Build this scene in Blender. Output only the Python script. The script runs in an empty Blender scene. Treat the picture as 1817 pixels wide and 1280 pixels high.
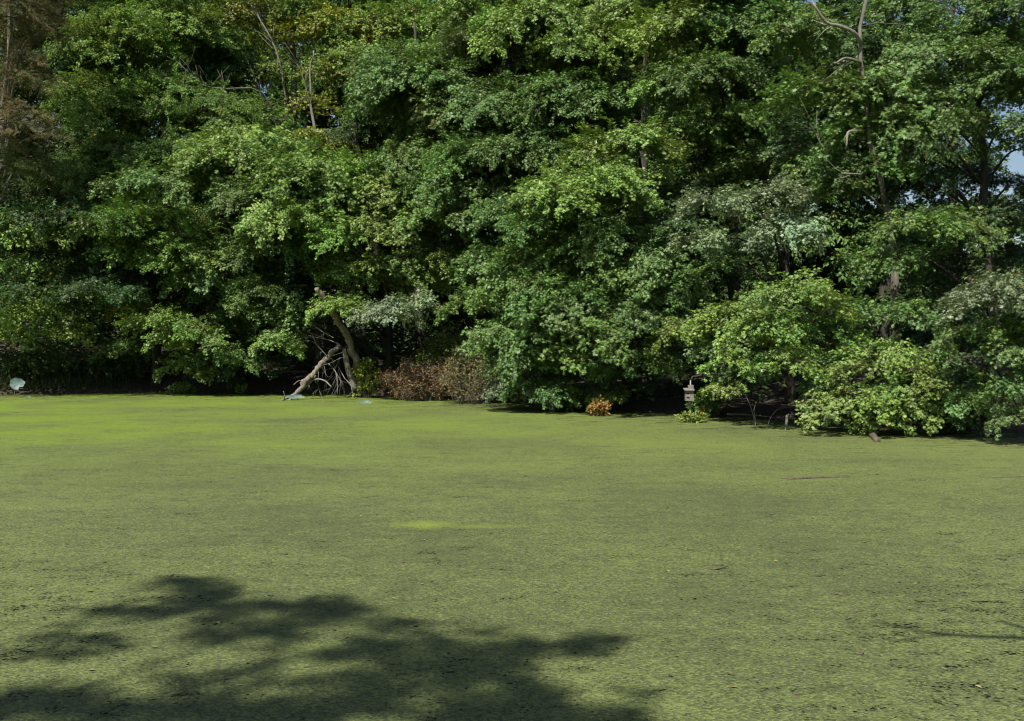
import bpy, math, random
import numpy as np
from mathutils import Vector, Matrix

# ------------------------------------------------------------------ camera, sky, sun, exposure
SC = bpy.context.scene
COL = SC.collection
F_PX, CX, CY, HORIZON, CAM_H = 1950.0, 908.5, 640.0, 590.0, 1.75
PITCH = math.atan((CY - HORIZON) / F_PX)
cam_d = bpy.data.cameras.new('camera')
cam_d.sensor_width = 36.0
cam_d.lens = 36.0 * F_PX / 1817.0
cam_d.clip_start, cam_d.clip_end = 0.05, 3000
cam = bpy.data.objects.new('camera', cam_d)
COL.objects.link(cam)
cam.location = (0, 0, CAM_H)
cam.rotation_euler = (math.pi / 2 - PITCH, 0, 0)
SC.camera = cam

SUN_EL, SUN_AZ = math.radians(52), math.radians(-29)      # azimuth off straight-behind, negative = viewer's left
to_sun = Vector((math.sin(SUN_AZ) * math.cos(SUN_EL), -math.cos(SUN_AZ) * math.cos(SUN_EL), math.sin(SUN_EL)))
world = bpy.data.worlds.new('World')
SC.world = world
world.use_nodes = True
wn = world.node_tree
sky = wn.nodes.new('ShaderNodeTexSky')
sky.sky_type = 'NISHITA'
sky.sun_disc = False
sky.sun_elevation = SUN_EL
sky.sun_rotation = math.atan2(to_sun.x, to_sun.y)
bg = wn.nodes['Background']
bg.inputs['Strength'].default_value = 0.06
wn.links.new(sky.outputs[0], bg.inputs['Color'])
sun_d = bpy.data.lights.new('sun', 'SUN')
sun_d.energy = 5.0
sun_d.angle = math.radians(0.53)
sun_d.color = (1.0, 0.955, 0.87)
sun = bpy.data.objects.new('sun', sun_d)
COL.objects.link(sun)
sun.location = to_sun * 60
sun.rotation_euler = (-to_sun).to_track_quat('-Z', 'Y').to_euler()
SC.view_settings.view_transform = 'Standard'
SC.view_settings.look = 'None'
SC.view_settings.gamma = 1
SC.view_settings.exposure = 0.68
SC.view_settings.use_curve_mapping = False
SC.render.engine = 'CYCLES'
SC.cycles.max_bounces = 4
SC.cycles.diffuse_bounces = 2
SC.cycles.glossy_bounces = 2
SC.cycles.transmission_bounces = 2
SC.render.filter_size = 1.15
SC.cycles.filter_width = 1.15
SC.cycles.transparent_max_bounces = 6
SC.cycles.caustics_reflective = False
SC.cycles.caustics_refractive = False

RNG = np.random.default_rng(7)
random.seed(7)


def at(px, py, d):
    """the world point seen at photo pixel (px, py) at forward distance d"""
    u, v = (px - CX) / F_PX, (py - CY) / F_PX
    c, s = math.cos(PITCH), math.sin(PITCH)
    dy, dz = c - v * s, -s - v * c
    k = d / dy
    return np.array((u * k, d, CAM_H + dz * k))


def on_water(px, py):
    return at(px, py, CAM_H * F_PX / (py - HORIZON))


# ------------------------------------------------------------------ helpers
def mesh_obj(name, verts, faces, mats, parent=None, fmat=None, smooth=False, data=None):
    if data is None:
        me = bpy.data.meshes.new(name)
        me.from_pydata([tuple(v) for v in verts], [], [tuple(int(i) for i in f) for f in faces])
        for m in (mats if isinstance(mats, (list, tuple)) else [mats]):
            me.materials.append(m)
        if fmat is not None:
            me.polygons.foreach_set('material_index', np.asarray(fmat, dtype=np.int32))
        if smooth:
            me.polygons.foreach_set('use_smooth', np.ones(len(me.polygons), dtype=bool))
        me.update()
    else:
        me = data
    o = bpy.data.objects.new(name, me)
    COL.objects.link(o)
    if parent is not None:
        o.parent = parent
    return o


def empty(name, loc):
    o = bpy.data.objects.new(name, None)
    o.empty_display_size = 0.2
    o.location = tuple(loc)
    COL.objects.link(o)
    return o


def tag(o, label=None, cat=None, group=None, kind=None):
    for k, v in (('label', label), ('category', cat), ('group', group), ('kind', kind)):
        if v:
            o[k] = v
    return o


class MB:
    """collects triangles / quads"""
    def __init__(self):
        self.v, self.f, self.m, self.n = [], [], [], 0

    def add(self, verts, faces, mat=0):
        verts = np.asarray(verts, dtype=float)
        self.v.append(verts)
        for f in faces:
            self.f.append([i + self.n for i in f])
            self.m.append(mat)
        self.n += len(verts)

    def tube(self, pts, radii, sides=6, mat=0, rough=0.0, rng=None, cap=True):
        pts = np.asarray(pts, dtype=float)
        radii = np.asarray(radii, dtype=float) * np.ones(len(pts))
        rings = []
        tang = np.gradient(pts, axis=0)
        tang /= np.linalg.norm(tang, axis=1)[:, None] + 1e-9
        ref = np.array((0.3, 0.9, 0.2))
        for p, t, r in zip(pts, tang, radii):
            a = np.cross(t, ref)
            a /= np.linalg.norm(a) + 1e-9
            b = np.cross(t, a)
            ang = np.arange(sides) / sides * 2 * math.pi
            rr = r * (1 + (rng.uniform(-rough, rough, sides) if rng is not None and rough else 0))
            rings.append(p + (np.cos(ang) * rr)[:, None] * a + (np.sin(ang) * rr)[:, None] * b)
        v = np.concatenate(rings)
        f = []
        for i in range(len(pts) - 1):
            for k in range(sides):
                k2 = (k + 1) % sides
                f.append((i * sides + k, i * sides + k2, (i + 1) * sides + k2, (i + 1) * sides + k))
        if cap:
            f.append(tuple(range(sides - 1, -1, -1)))
            f.append(tuple((len(pts) - 1) * sides + k for k in range(sides)))
        self.add(v, f, mat)

    def box(self, c, size, mat=0, rot=None):
        sx, sy, sz = np.asarray(size) / 2
        v = np.array([(x, y, z) for x in (-sx, sx) for y in (-sy, sy) for z in (-sz, sz)])
        if rot is not None:
            v = v @ np.array(rot).T
        self.add(v + np.asarray(c), [(0, 1, 3, 2), (4, 6, 7, 5), (0, 4, 5, 1), (2, 3, 7, 6), (0, 2, 6, 4), (1, 5, 7, 3)], mat)

    def build(self, name, mats, parent=None, smooth=False):
        return mesh_obj(name, np.concatenate(self.v), self.f, mats, parent, self.m, smooth)


def smooth_path(pts, n=14):
    """Catmull-Rom through pts (rows may hold extra columns such as radius)"""
    p = np.asarray(pts, dtype=float)
    p = np.vstack([2 * p[0] - p[1], p, 2 * p[-1] - p[-2]])
    out = []
    segs = len(p) - 3
    per = max(2, n // segs)
    for i in range(segs):
        for t in np.linspace(0, 1, per, endpoint=False):
            a, b, c, d = p[i], p[i + 1], p[i + 2], p[i + 3]
            out.append(0.5 * (2 * b + (c - a) * t + (2 * a - 5 * b + 4 * c - d) * t * t + (3 * b - a - 3 * c + d) * t ** 3))
    out.append(p[-2])
    return np.array(out)


# ------------------------------------------------------------------ materials
def new_mat(name):
    m = bpy.data.materials.new(name)
    m.use_nodes = True
    nt = m.node_tree
    for n in list(nt.nodes):
        nt.nodes.remove(n)
    out = nt.nodes.new('ShaderNodeOutputMaterial')
    return m, nt, out


def N(nt, t, **kw):
    n = nt.nodes.new('ShaderNode' + t)
    for k, v in kw.items():
        if k in ('operation', 'data_type', 'blend_type', 'noise_dimensions', 'feature', 'voronoi_dimensions', 'interpolation_type'):
            setattr(n, k, v)
        else:
            n.inputs[k.replace('_', ' ')].default_value = v
    return n


def ramp(nt, fac, stops):
    r = nt.nodes.new('ShaderNodeValToRGB')
    el = r.color_ramp.elements
    while len(el) < len(stops):
        el.new(0.5)
    for e, (p, c) in zip(el, stops):
        e.position = p
        e.color = (*c, 1) if len(c) == 3 else c
    nt.links.new(fac, r.inputs[0])
    return r.outputs[0]


def mixc(nt, fac, a, b, mode='MIX'):
    n = nt.nodes.new('ShaderNodeMix')
    n.data_type = 'RGBA'
    n.blend_type = mode
    for s, v in ((n.inputs[0], fac), (n.inputs[6], a), (n.inputs[7], b)):
        if isinstance(v, (int, float)):
            s.default_value = v
        elif isinstance(v, tuple):
            s.default_value = (*v, 1) if len(v) == 3 else v
        else:
            nt.links.new(v, s)
    return n.outputs[2]


def math_n(nt, op, a, b=None, c=None, clamp=False):
    n = nt.nodes.new('ShaderNodeMath')
    n.operation = op
    n.use_clamp = clamp
    for s, v in zip(n.inputs, (a, b, c)):
        if v is None:
            continue
        if isinstance(v, (int, float)):
            s.default_value = v
        else:
            nt.links.new(v, s)
    return n.outputs[0]


def leaf_material(name, rough=0.42, transl=0.28, spec=0.5, turned=0.0012, turned_col=(0.30, 0.16, 0.02)):
    """tint comes from the object's own colour, varied leaf by leaf"""
    m, nt, out = new_mat(name)
    L = nt.links
    info = N(nt, 'ObjectInfo')
    geo = N(nt, 'NewGeometry')
    hsv = N(nt, 'HueSaturation')
    r = geo.outputs['Random Per Island']
    r2 = math_n(nt, 'FRACT', math_n(nt, 'MULTIPLY', r, 37.77))
    r3 = math_n(nt, 'FRACT', math_n(nt, 'MULTIPLY', r, 91.13))
    hue = math_n(nt, 'ADD', math_n(nt, 'MULTIPLY', r2, 0.032), 0.480)
    hue = math_n(nt, 'ADD', hue, math_n(nt, 'MULTIPLY', info.outputs['Random'], 0.014))
    val = math_n(nt, 'ADD', math_n(nt, 'MULTIPLY', r3, 0.7), 0.72)
    val = math_n(nt, 'MULTIPLY', val, math_n(nt, 'ADD', math_n(nt, 'MULTIPLY', info.outputs['Random'], 0.35), 0.83))
    L.new(hue, hsv.inputs['Hue'])
    L.new(val, hsv.inputs['Value'])
    L.new(info.outputs['Color'], hsv.inputs['Color'])
    hsv.inputs['Saturation'].default_value = 1.0
    turned_f = math_n(nt, 'LESS_THAN', math_n(nt, 'FRACT', math_n(nt, 'MULTIPLY', r, 211.7)), turned)
    col = mixc(nt, turned_f, hsv.outputs[0], turned_col)
    pb = N(nt, 'BsdfPrincipled', Roughness=rough)
    pb.inputs['Specular IOR Level'].default_value = spec
    L.new(col, pb.inputs['Base Color'])
    tr = N(nt, 'BsdfTranslucent')
    L.new(mixc(nt, 1.0, col, (1.15, 1.3, 0.5), 'MULTIPLY'), tr.inputs['Color'])
    mx = N(nt, 'MixShader')
    mx.inputs[0].default_value = transl
    L.new(pb.outputs[0], mx.inputs[1])
    L.new(tr.outputs[0], mx.inputs[2])
    L.new(mx.outputs[0], out.inputs[0])
    return m


def bark_material(name, dark, light, scale=9.0, bump=0.6):
    m, nt, out = new_mat(name)
    L = nt.links
    tc = N(nt, 'TexCoord')
    mp = N(nt, 'Mapping')
    mp.inputs['Scale'].default_value = (1, 1, 0.22)
    L.new(tc.outputs['Object'], mp.inputs[0])
    n1 = N(nt, 'TexNoise', Scale=scale, Detail=6.0, Roughness=0.65)
    L.new(mp.outputs[0], n1.inputs['Vector'])
    n2 = N(nt, 'TexNoise', Scale=2.3, Detail=3.0)
    L.new(tc.outputs['Object'], n2.inputs['Vector'])
    c = ramp(nt, n1.outputs[0], [(0.3, dark), (0.62, light)])
    c = mixc(nt, math_n(nt, 'MULTIPLY', n2.outputs[0], 0.55), c, tuple(0.5 * (a + b) * k for a, b, k in zip(dark, light, (0.7, 0.85, 0.6))))
    pb = N(nt, 'BsdfPrincipled', Roughness=0.88)
    pb.inputs['Specular IOR Level'].default_value = 0.2
    L.new(c, pb.inputs['Base Color'])
    b = N(nt, 'Bump', Strength=bump, Distance=0.03)
    L.new(n1.outputs[0], b.inputs['Height'])
    L.new(b.outputs[0], pb.inputs['Normal'])
    L.new(pb.outputs[0], out.inputs[0])
    return m


def plain_material(name, c1, c2, scale=12.0, rough=0.7, spec=0.3, bump=0.2):
    m, nt, out = new_mat(name)
    L = nt.links
    tc = N(nt, 'TexCoord')
    n1 = N(nt, 'TexNoise', Scale=scale, Detail=5.0, Roughness=0.6)
    L.new(tc.outputs['Object'], n1.inputs['Vector'])
    pb = N(nt, 'BsdfPrincipled', Roughness=rough)
    pb.inputs['Specular IOR Level'].default_value = spec
    L.new(ramp(nt, n1.outputs[0], [(0.35, c1), (0.65, c2)]), pb.inputs['Base Color'])
    b = N(nt, 'Bump', Strength=bump, Distance=0.01)
    L.new(n1.outputs[0], b.inputs['Height'])
    L.new(b.outputs[0], pb.inputs['Normal'])
    L.new(pb.outputs[0], out.inputs[0])
    return m


M_LEAF = leaf_material('oak_leaf', 0.50, 0.20, 0.45)
M_SOFT = leaf_material('soft_leaf', 0.55, 0.34, 0.35, 0.02, (0.34, 0.24, 0.03))
M_DRY = leaf_material('dry_leaf', 0.8, 0.2, 0.15, 0.12, (0.06, 0.09, 0.02))
M_TURN = leaf_material('orange_leaf', 0.6, 0.35, 0.3, 0.3, (0.10, 0.14, 0.03))
M_TWIG = bark_material('twig_bark', (0.035, 0.028, 0.02), (0.10, 0.085, 0.065), 20, 0.2)
M_BARK = bark_material('oak_bark', (0.022, 0.019, 0.016), (0.085, 0.074, 0.062))
M_PALE = bark_material('pale_bark', (0.07, 0.06, 0.05), (0.27, 0.24, 0.205))
M_DEAD = bark_material('dead_wood', (0.05, 0.038, 0.031), (0.30, 0.25, 0.215), 22, 1.0)
M_GREYDEAD = bark_material('grey_dead_twig', (0.09, 0.08, 0.07), (0.26, 0.24, 0.215), 14, 0.2)


# ------------------------------------------------------------------ terrain and pond
SHORE = np.array([(-60, 28), (-22, 29.5), (-14.1, 30.8), (-9.95, 32.4), (-6.6, 32.2), (-3.9, 30.6), (-0.6, 27.8), (2.2, 24.7), (4.2, 23.0), (5.9, 21.1), (7.2, 20.1), (8.6, 19.0), (9.6, 18.3), (16, 13.5), (24, 9), (60, 4)])


def shore_y(x):
    return np.interp(x, SHORE[:, 0], SHORE[:, 1])


def ground_h(x, y):
    x, y = np.asarray(x, float), np.asarray(y, float)
    slope = (shore_y(x + 0.5) - shore_y(x - 0.5))
    s = (y - shore_y(x)) / np.sqrt(1 + slope ** 2)            # >0 on the far land
    near = (1.5 - y) + 0.15 * np.sin(x * 1.3)
    s = np.maximum(s, near)
    s = np.maximum(s, -x - 48)
    t = np.maximum(s, 0)
    left = 1 / (1 + np.exp((x + 5.5) / 1.5))
    land = 0.16 * (1 - np.exp(-t / 0.25)) + (0.10 + 0.16 * left) * np.minimum(t, 3.2) + 0.022 * np.clip(t - 3.2, 0, 60)
    land += np.where(t > 0, 0.05 * np.sin(x * 2.1 + y * 1.3) * np.minimum(t, 1) + 0.03 * np.sin(x * 5.3 - y * 3.1) * np.minimum(t, 1), 0)
    return np.where(s > 0, land, -0.5 * (1 - np.exp(s / 0.6)))


def axis(lo, hi, fine_lo, fine_hi, step):
    a = list(np.arange(fine_lo, fine_hi, step))
    v, k = fine_hi, step
    up = []
    while v < hi:
        up.append(v)
        k *= 1.25
        v += k
    up.append(hi)
    v, k = fine_lo - step, step
    dn = []
    while v > lo:
        dn.append(v)
        k *= 1.25
        v -= k
    dn.append(lo)
    return np.array(dn[::-1] + a + up)


gx, gy = axis(-900, 900, -22, 16, 0.25), axis(-500, 1500, -3, 42, 0.25)
X, Y = np.meshgrid(gx, gy)
Z = ground_h(X, Y)
nx = len(gx)
gf = [(j * nx + i, j * nx + i + 1, (j + 1) * nx + i + 1, (j + 1) * nx + i) for j in range(len(gy) - 1) for i in range(nx - 1)]


def ground_material():
    m, nt, out = new_mat('forest_floor')
    L = nt.links
    tc = N(nt, 'TexCoord')
    n1 = N(nt, 'TexNoise', Scale=0.7, Detail=5.0)
    n2 = N(nt, 'TexVoronoi', Scale=14.0)
    n3 = N(nt, 'TexNoise', Scale=25.0, Detail=4.0)
    for n in (n1, n2, n3):
        L.new(tc.outputs['Object'], n.inputs['Vector'])
    soil = ramp(nt, n3.outputs[0], [(0.3, (0.012, 0.009, 0.006)), (0.7, (0.040, 0.029, 0.019))])
    litter = ramp(nt, n2.outputs['Color'], [(0.0, (0.022, 0.015, 0.010)), (1.0, (0.095, 0.064, 0.043))])
    c = mixc(nt, ramp(nt, n1.outputs[0], [(0.42, (0, 0, 0)), (0.6, (1, 1, 1))]), soil, litter)
    pb = N(nt, 'BsdfPrincipled', Roughness=0.95)
    L.new(c, pb.inputs['Base Color'])
    b = N(nt, 'Bump', Strength=0.8, Distance=0.04)
    L.new(n2.outputs['Distance'], b.inputs['Height'])
    L.new(b.outputs[0], pb.inputs['Normal'])
    L.new(pb.outputs[0], out.inputs[0])
    return m


ground = mesh_obj('ground', np.stack([X.ravel(), Y.ravel(), Z.ravel()], 1), gf, ground_material(), smooth=True)
tag(ground, kind='structure')


def water_material():
    m, nt, out = new_mat('pond_water')
    L = nt.links
    pb = N(nt, 'BsdfPrincipled', Roughness=0.06, IOR=1.33)
    pb.inputs['Base Color'].default_value = (0.010, 0.014, 0.009, 1)
    tc = N(nt, 'TexCoord')
    n = N(nt, 'TexNoise', Scale=5.0, Detail=3.0)
    L.new(tc.outputs['Object'], n.inputs['Vector'])
    b = N(nt, 'Bump', Strength=0.12, Distance=0.02)
    L.new(n.outputs[0], b.inputs['Height'])
    L.new(b.outputs[0], pb.inputs['Normal'])
    L.new(pb.outputs[0], out.inputs[0])
    return m


water = mesh_obj('pond_water', [(-55, -1, 0), (55, -1, 0), (55, 40, 0), (-55, 40, 0)], [(0, 1, 2, 3)], water_material())
tag(water, kind='structure')


def duckweed_material():
    m, nt, out = new_mat('duckweed')
    L = nt.links
    tc = N(nt, 'TexCoord')
    P = tc.outputs['Object']
    sep = N(nt, 'SeparateXYZ')
    L.new(P, sep.inputs[0])
    x, y = sep.outputs[0], sep.outputs[1]

    def noise(scale, detail=4.0, rough=0.55, stretch=None):
        n = N(nt, 'TexNoise', Scale=scale, Detail=detail, Roughness=rough)
        if stretch:
            mp = N(nt, 'Mapping')
            mp.inputs['Scale'].default_value = stretch
            L.new(P, mp.inputs[0])
            L.new(mp.outputs[0], n.inputs['Vector'])
        else:
            L.new(P, n.inputs['Vector'])
        return n.outputs[0]

    fr = N(nt, 'TexVoronoi', Scale=70.0)
    L.new(P, fr.inputs['Vector'])
    cl = N(nt, 'TexVoronoi', Scale=26.0)
    L.new(P, cl.inputs['Vector'])
    big = noise(0.33, 2.0, 0.6)
    mid = noise(1.7, 3.0, 0.65, (0.7, 1.2, 1))
    fine = noise(42.0, 2.0, 0.6)
    drift = noise(5.5, 2.0, 0.6, (0.85, 1.1, 1))
    # bright fronds over darker ones: how many of each varies over the pond
    dens = ramp(nt, math_n(nt, 'MULTIPLY', y, 1 / 32.0), [(0.15, (.47, .47, .47)), (0.22, (.31, .31, .31)), (0.33, (.30, .30, .30)), (0.46, (.57, .57, .57)), (1.0, (.80, .80, .80))])
    dens = math_n(nt, 'ADD', dens, math_n(nt, 'MULTIPLY_ADD', mid, 0.75, -0.375))
    dens = math_n(nt, 'ADD', dens, math_n(nt, 'MULTIPLY_ADD', drift, 0.8, -0.4))
    dens = math_n(nt, 'ADD', dens, math_n(nt, 'MULTIPLY_ADD', big, 1.45, -0.725))
    sepc = N(nt, 'SeparateColor')
    L.new(fr.outputs['Color'], sepc.inputs[0])
    bright_f = math_n(nt, 'MULTIPLY_ADD', math_n(nt, 'SUBTRACT', dens, sepc.outputs[0]), 2.1, 0.5, True)
    dark_c = ramp(nt, sepc.outputs[1], [(0.0, (0.052, 0.064, 0.027)), (1.0, (0.090, 0.105, 0.044))])
    bright_c = ramp(nt, sepc.outputs[2], [(0.0, (0.100, 0.128, 0.038)), (1.0, (0.172, 0.195, 0.068))])
    # greener fronds in the far left half of the pond
    green_f = math_n(nt, 'MULTIPLY', math_n(nt, 'MULTIPLY_ADD', y, 0.14, -1.55, True), math_n(nt, 'MULTIPLY_ADD', x, -0.055, 0.50, True))
    green_f = math_n(nt, 'MULTIPLY', green_f, math_n(nt, 'MULTIPLY_ADD', big, 2.2, -0.25, True))
    bright_c = mixc(nt, math_n(nt, 'MULTIPLY', green_f, 0.9), bright_c, (0.140, 0.205, 0.024))
    col = mixc(nt, bright_f, dark_c, bright_c)
    # a thick yellow-green raft
    ex = math_n(nt, 'MULTIPLY', math_n(nt, 'ADD', x, 0.80), 3.4)
    ey = math_n(nt, 'MULTIPLY', math_n(nt, 'ADD', y, -9.93), 4.6)
    rr = math_n(nt, 'SQRT', math_n(nt, 'ADD', math_n(nt, 'POWER', ex, 2.0), math_n(nt, 'POWER', ey, 2.0)))
    tx = math_n(nt, 'MULTIPLY', math_n(nt, 'ADD', x, 0.35), 1.9)
    ty = math_n(nt, 'MULTIPLY', math_n(nt, 'ADD', y, -9.85), 8.0)
    rt = math_n(nt, 'SQRT', math_n(nt, 'ADD', math_n(nt, 'POWER', tx, 2.0), math_n(nt, 'POWER', ty, 2.0)))
    wob = math_n(nt, 'MULTIPLY_ADD', drift, 1.6, -0.8)
    raft = math_n(nt, 'SUBTRACT', 1.25, math_n(nt, 'ADD', rr, wob), None, True)
    raft = math_n(nt, 'MULTIPLY', raft, math_n(nt, 'MULTIPLY_ADD', fine, 2.4, -0.35, True))
    raft = math_n(nt, 'MAXIMUM', raft, math_n(nt, 'MULTIPLY', math_n(nt, 'SUBTRACT', 1.1, math_n(nt, 'ADD', rt, wob), None, True), 0.5))
    col = mixc(nt, math_n(nt, 'MULTIPLY', raft, 0.8), col, (0.185, 0.235, 0.035))
    # open water between the fronds: sparse near the viewer's bank, closed further out
    nearf = math_n(nt, 'MULTIPLY_ADD', y, -0.10, 1.35, True)
    hole_n = math_n(nt, 'ADD', math_n(nt, 'MULTIPLY', fine, 0.55), math_n(nt, 'MULTIPLY', drift, 0.35))
    hole_n = math_n(nt, 'ADD', hole_n, math_n(nt, 'MULTIPLY', mid, 0.25))
    hole_n = math_n(nt, 'ADD', hole_n, math_n(nt, 'MULTIPLY', cl.outputs['Distance'], -0.10))
    # left-near corner is broken up the most, right-near a little
    lcor = math_n(nt, 'MULTIPLY', math_n(nt, 'MULTIPLY_ADD', x, -0.7, -1.3, True), math_n(nt, 'MULTIPLY_ADD', y, -0.5, 4.3, True))
    rcor = math_n(nt, 'MULTIPLY', math_n(nt, 'MULTIPLY_ADD', x, 0.35, -0.35, True), math_n(nt, 'MULTIPLY_ADD', y, -0.25, 2.5, True))
    shore = math_n(nt, 'MINIMUM', math_n(nt, 'SUBTRACT', 30.6, y), math_n(nt, 'MULTIPLY', math_n(nt, 'SUBTRACT', math_n(nt, 'MULTIPLY_ADD', x, -0.95, 26.6), y), 0.72))
    shore = math_n(nt, 'MULTIPLY_ADD', shore, -0.28, 1.0, True)
    thr = math_n(nt, 'MULTIPLY_ADD', nearf, 0.052, 0.305)
    thr = math_n(nt, 'ADD', thr, math_n(nt, 'MULTIPLY', shore, 0.16))
    thr = math_n(nt, 'ADD', thr, math_n(nt, 'MULTIPLY', lcor, 0.075))
    thr = math_n(nt, 'ADD', thr, math_n(nt, 'MULTIPLY', rcor, 0.085))
    cover = math_n(nt, 'MULTIPLY', math_n(nt, 'SUBTRACT', hole_n, thr), 11.0, None, True)
    cover = math_n(nt, 'MAXIMUM', cover, raft)
    pb = N(nt, 'BsdfPrincipled', Roughness=0.62)
    pb.inputs['Specular IOR Level'].default_value = 0.15
    L.new(col, pb.inputs['Base Color'])
    h = math_n(nt, 'ADD', math_n(nt, 'MULTIPLY', fr.outputs['Distance'], -0.5), math_n(nt, 'MULTIPLY', fine, 0.9))
    b = N(nt, 'Bump', Strength=0.55, Distance=0.012)
    L.new(h, b.inputs['Height'])
    L.new(b.outputs[0], pb.inputs['Normal'])
    tr = N(nt, 'BsdfTransparent')
    mx = N(nt, 'MixShader')
    L.new(cover, mx.inputs[0])
    L.new(tr.outputs[0], mx.inputs[1])
    L.new(pb.outputs[0], mx.inputs[2])
    L.new(mx.outputs[0], out.inputs[0])
    return m


duck = mesh_obj('duckweed', [(-55, -1, .005), (55, -1, .005), (55, 40, .005), (-55, 40, .005)], [(0, 1, 2, 3)], duckweed_material())
tag(duck, 'thin green mat of duckweed floating over the whole pond', 'duckweed', kind='stuff')


# ------------------------------------------------------------------ leaves and boughs
OAK_V = np.array([(0, 0, 0), (0.22, 0.05, 0), (0.22, -0.05, 0), (0.46, 0.055, 0), (0.46, -0.055, 0), (0.72, 0.05, -.03), (0.72, -0.05, -.03), (1.0, 0, -0.14), (0.44, 0.50, 0.04), (0.44, -0.50, 0.04), (0.84, 0.40, -0.05), (0.84, -0.40, -0.05)])
OAK_F = np.array([(0, 2, 1), (1, 2, 4), (1, 4, 3), (3, 4, 6), (3, 6, 5), (5, 6, 7), (1, 3, 8), (2, 9, 4), (3, 5, 10), (4, 11, 6)])
OVAL_V = np.array([(0, 0, 0), (0.42, 0.30, 0.06), (1.0, 0, -0.08), (0.42, -0.30, 0.06)])
OVAL_F = np.array([(0, 2, 1), (0, 3, 2)])
NEEDLE_V = np.array([(0, 0, 0), (0.5, 0.10, 0.02), (1.0, 0, -0.05), (0.5, -0.10, 0.02)])
NEEDLE_F = OVAL_F
MAPLE_V = np.array([(0, 0, 0), (0.10, 0.34, 0.02), (0.45, 0.50, 0.05), (0.52, 0.24, 0.02), (1.0, 0.0, -0.1), (0.52, -0.24, 0.02), (0.45, -0.50, 0.05), (0.10, -0.34, 0.02)])
MAPLE_F = np.array([(0, 3, 1), (1, 3, 2), (0, 4, 3), (0, 5, 4), (0, 7, 5), (7, 6, 5)])
LEAF = {'oak': (OAK_V, OAK_F), 'oval': (OVAL_V, OVAL_F), 'needle': (NEEDLE_V, NEEDLE_F), 'maple': (MAPLE_V, MAPLE_F)}


def leaf_arrays(pos, dirs, nrm, size, kind):
    """many leaves at once -> (verts, faces)"""
    V, Fc = LEAF[kind]
    d = dirs / (np.linalg.norm(dirs, axis=1)[:, None] + 1e-9)
    n = nrm - (nrm * d).sum(1)[:, None] * d
    n /= np.linalg.norm(n, axis=1)[:, None] + 1e-9
    b = np.cross(n, d)
    s = size[:, None, None]
    v = pos[:, None, :] + s * (V[None, :, 0:1] * d[:, None, :] + V[None, :, 1:2] * b[:, None, :] + V[None, :, 2:3] * n[:, None, :])
    k = len(V)
    f = Fc[None] + (np.arange(len(pos)) * k)[:, None, None]
    return v.reshape(-1, 3), f.reshape(-1, 3)


def make_bough(rng, length, width, twigs, leaf, kind, droop=0.28, per=(4, 7), up=1.0, jitter=0.55, mats=None, spacing=0.16):
    mb = MB()
    t = np.linspace(0, 1, 7)
    wander = rng.uniform(-0.12, 0.12) * length
    stem = np.stack([length * t, wander * np.sin(t * 3), 0.16 * length * np.sin(t * 2.4) - droop * length * t ** 2], 1)
    mb.tube(stem, np.linspace(0.018, 0.004, 7) * (length / 1.6), 4, 1, cap=False)
    pos, dirs, nrm = [], [], []
    for k in range(twigs):
        t0 = 0.10 + 0.90 * (k + rng.uniform(0, 1)) / twigs
        side = 1 if k % 2 else -1
        i = min(5, int(t0 * 6))
        base = stem[i] + (stem[i + 1] - stem[i]) * (t0 * 6 - i)
        ln = width * 0.5 * (0.30 + 0.95 * math.sin(math.pi * min(1, 0.18 + 0.78 * t0))) * rng.uniform(0.7, 1.2)
        ang = side * math.radians(rng.uniform(25, 75)) * (1 - 0.45 * t0)
        el = rng.normal(0.10, 0.30)
        dv = np.array((math.cos(ang) * math.cos(el), math.sin(ang) * math.cos(el), math.sin(el)))
        nseg = max(2, int(ln / spacing))
        tp = []
        for s in np.linspace(0, 1, nseg + 1):
            tp.append(base + dv * ln * s + np.array((0, 0, -0.22 * ln * s * s)))
        tp = np.array(tp)
        mb.tube(tp[[0, len(tp) // 2, -1]], (0.006, 0.004, 0.002), 3, 1, cap=False)
        for j in range(1, nseg + 1):
            m = rng.integers(*per) + (2 if j == nseg else 0)
            tw = tp[j] - tp[j - 1]
            tw = tw / (np.linalg.norm(tw) + 1e-9)
            az = rng.uniform(-2.2, 2.2, m)
            c, s = np.cos(az), np.sin(az)
            dd = np.stack([tw[0] * c - tw[1] * s, tw[0] * s + tw[1] * c, np.full(m, tw[2]) + rng.normal(-0.22, 0.35, m)], 1)
            pos.append(tp[j] + rng.normal(0, 0.035, (m, 3)))
            dirs.append(dd)
            nrm.append(np.stack([rng.normal(0.25, jitter, m), rng.normal(0, jitter, m), np.full(m, up)], 1))
    pos, dirs, nrm = np.concatenate(pos), np.concatenate(dirs), np.concatenate(nrm)
    size = leaf * rng.uniform(0.65, 1.2, len(pos))
    lv, lf = leaf_arrays(pos, dirs, nrm, size, kind)
    tv = np.concatenate(mb.v)
    verts = np.concatenate([tv, lv])
    faces = [tuple(f) for f in mb.f] + [tuple(f) for f in (lf + len(tv)).tolist()]
    fm = [1] * len(mb.f) + [0] * len(lf)
    me = bpy.data.meshes.new('bough')
    me.from_pydata(verts.tolist(), [], faces)
    for m_ in mats:
        me.materials.append(m_)
    me.polygons.foreach_set('material_index', np.array(fm, dtype=np.int32))
    me.update()
    return me


BOUGH = {}


def bough_set(key, count, **kw):
    BOUGH[key] = [make_bough(RNG, **kw) for _ in range(count)]


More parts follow.
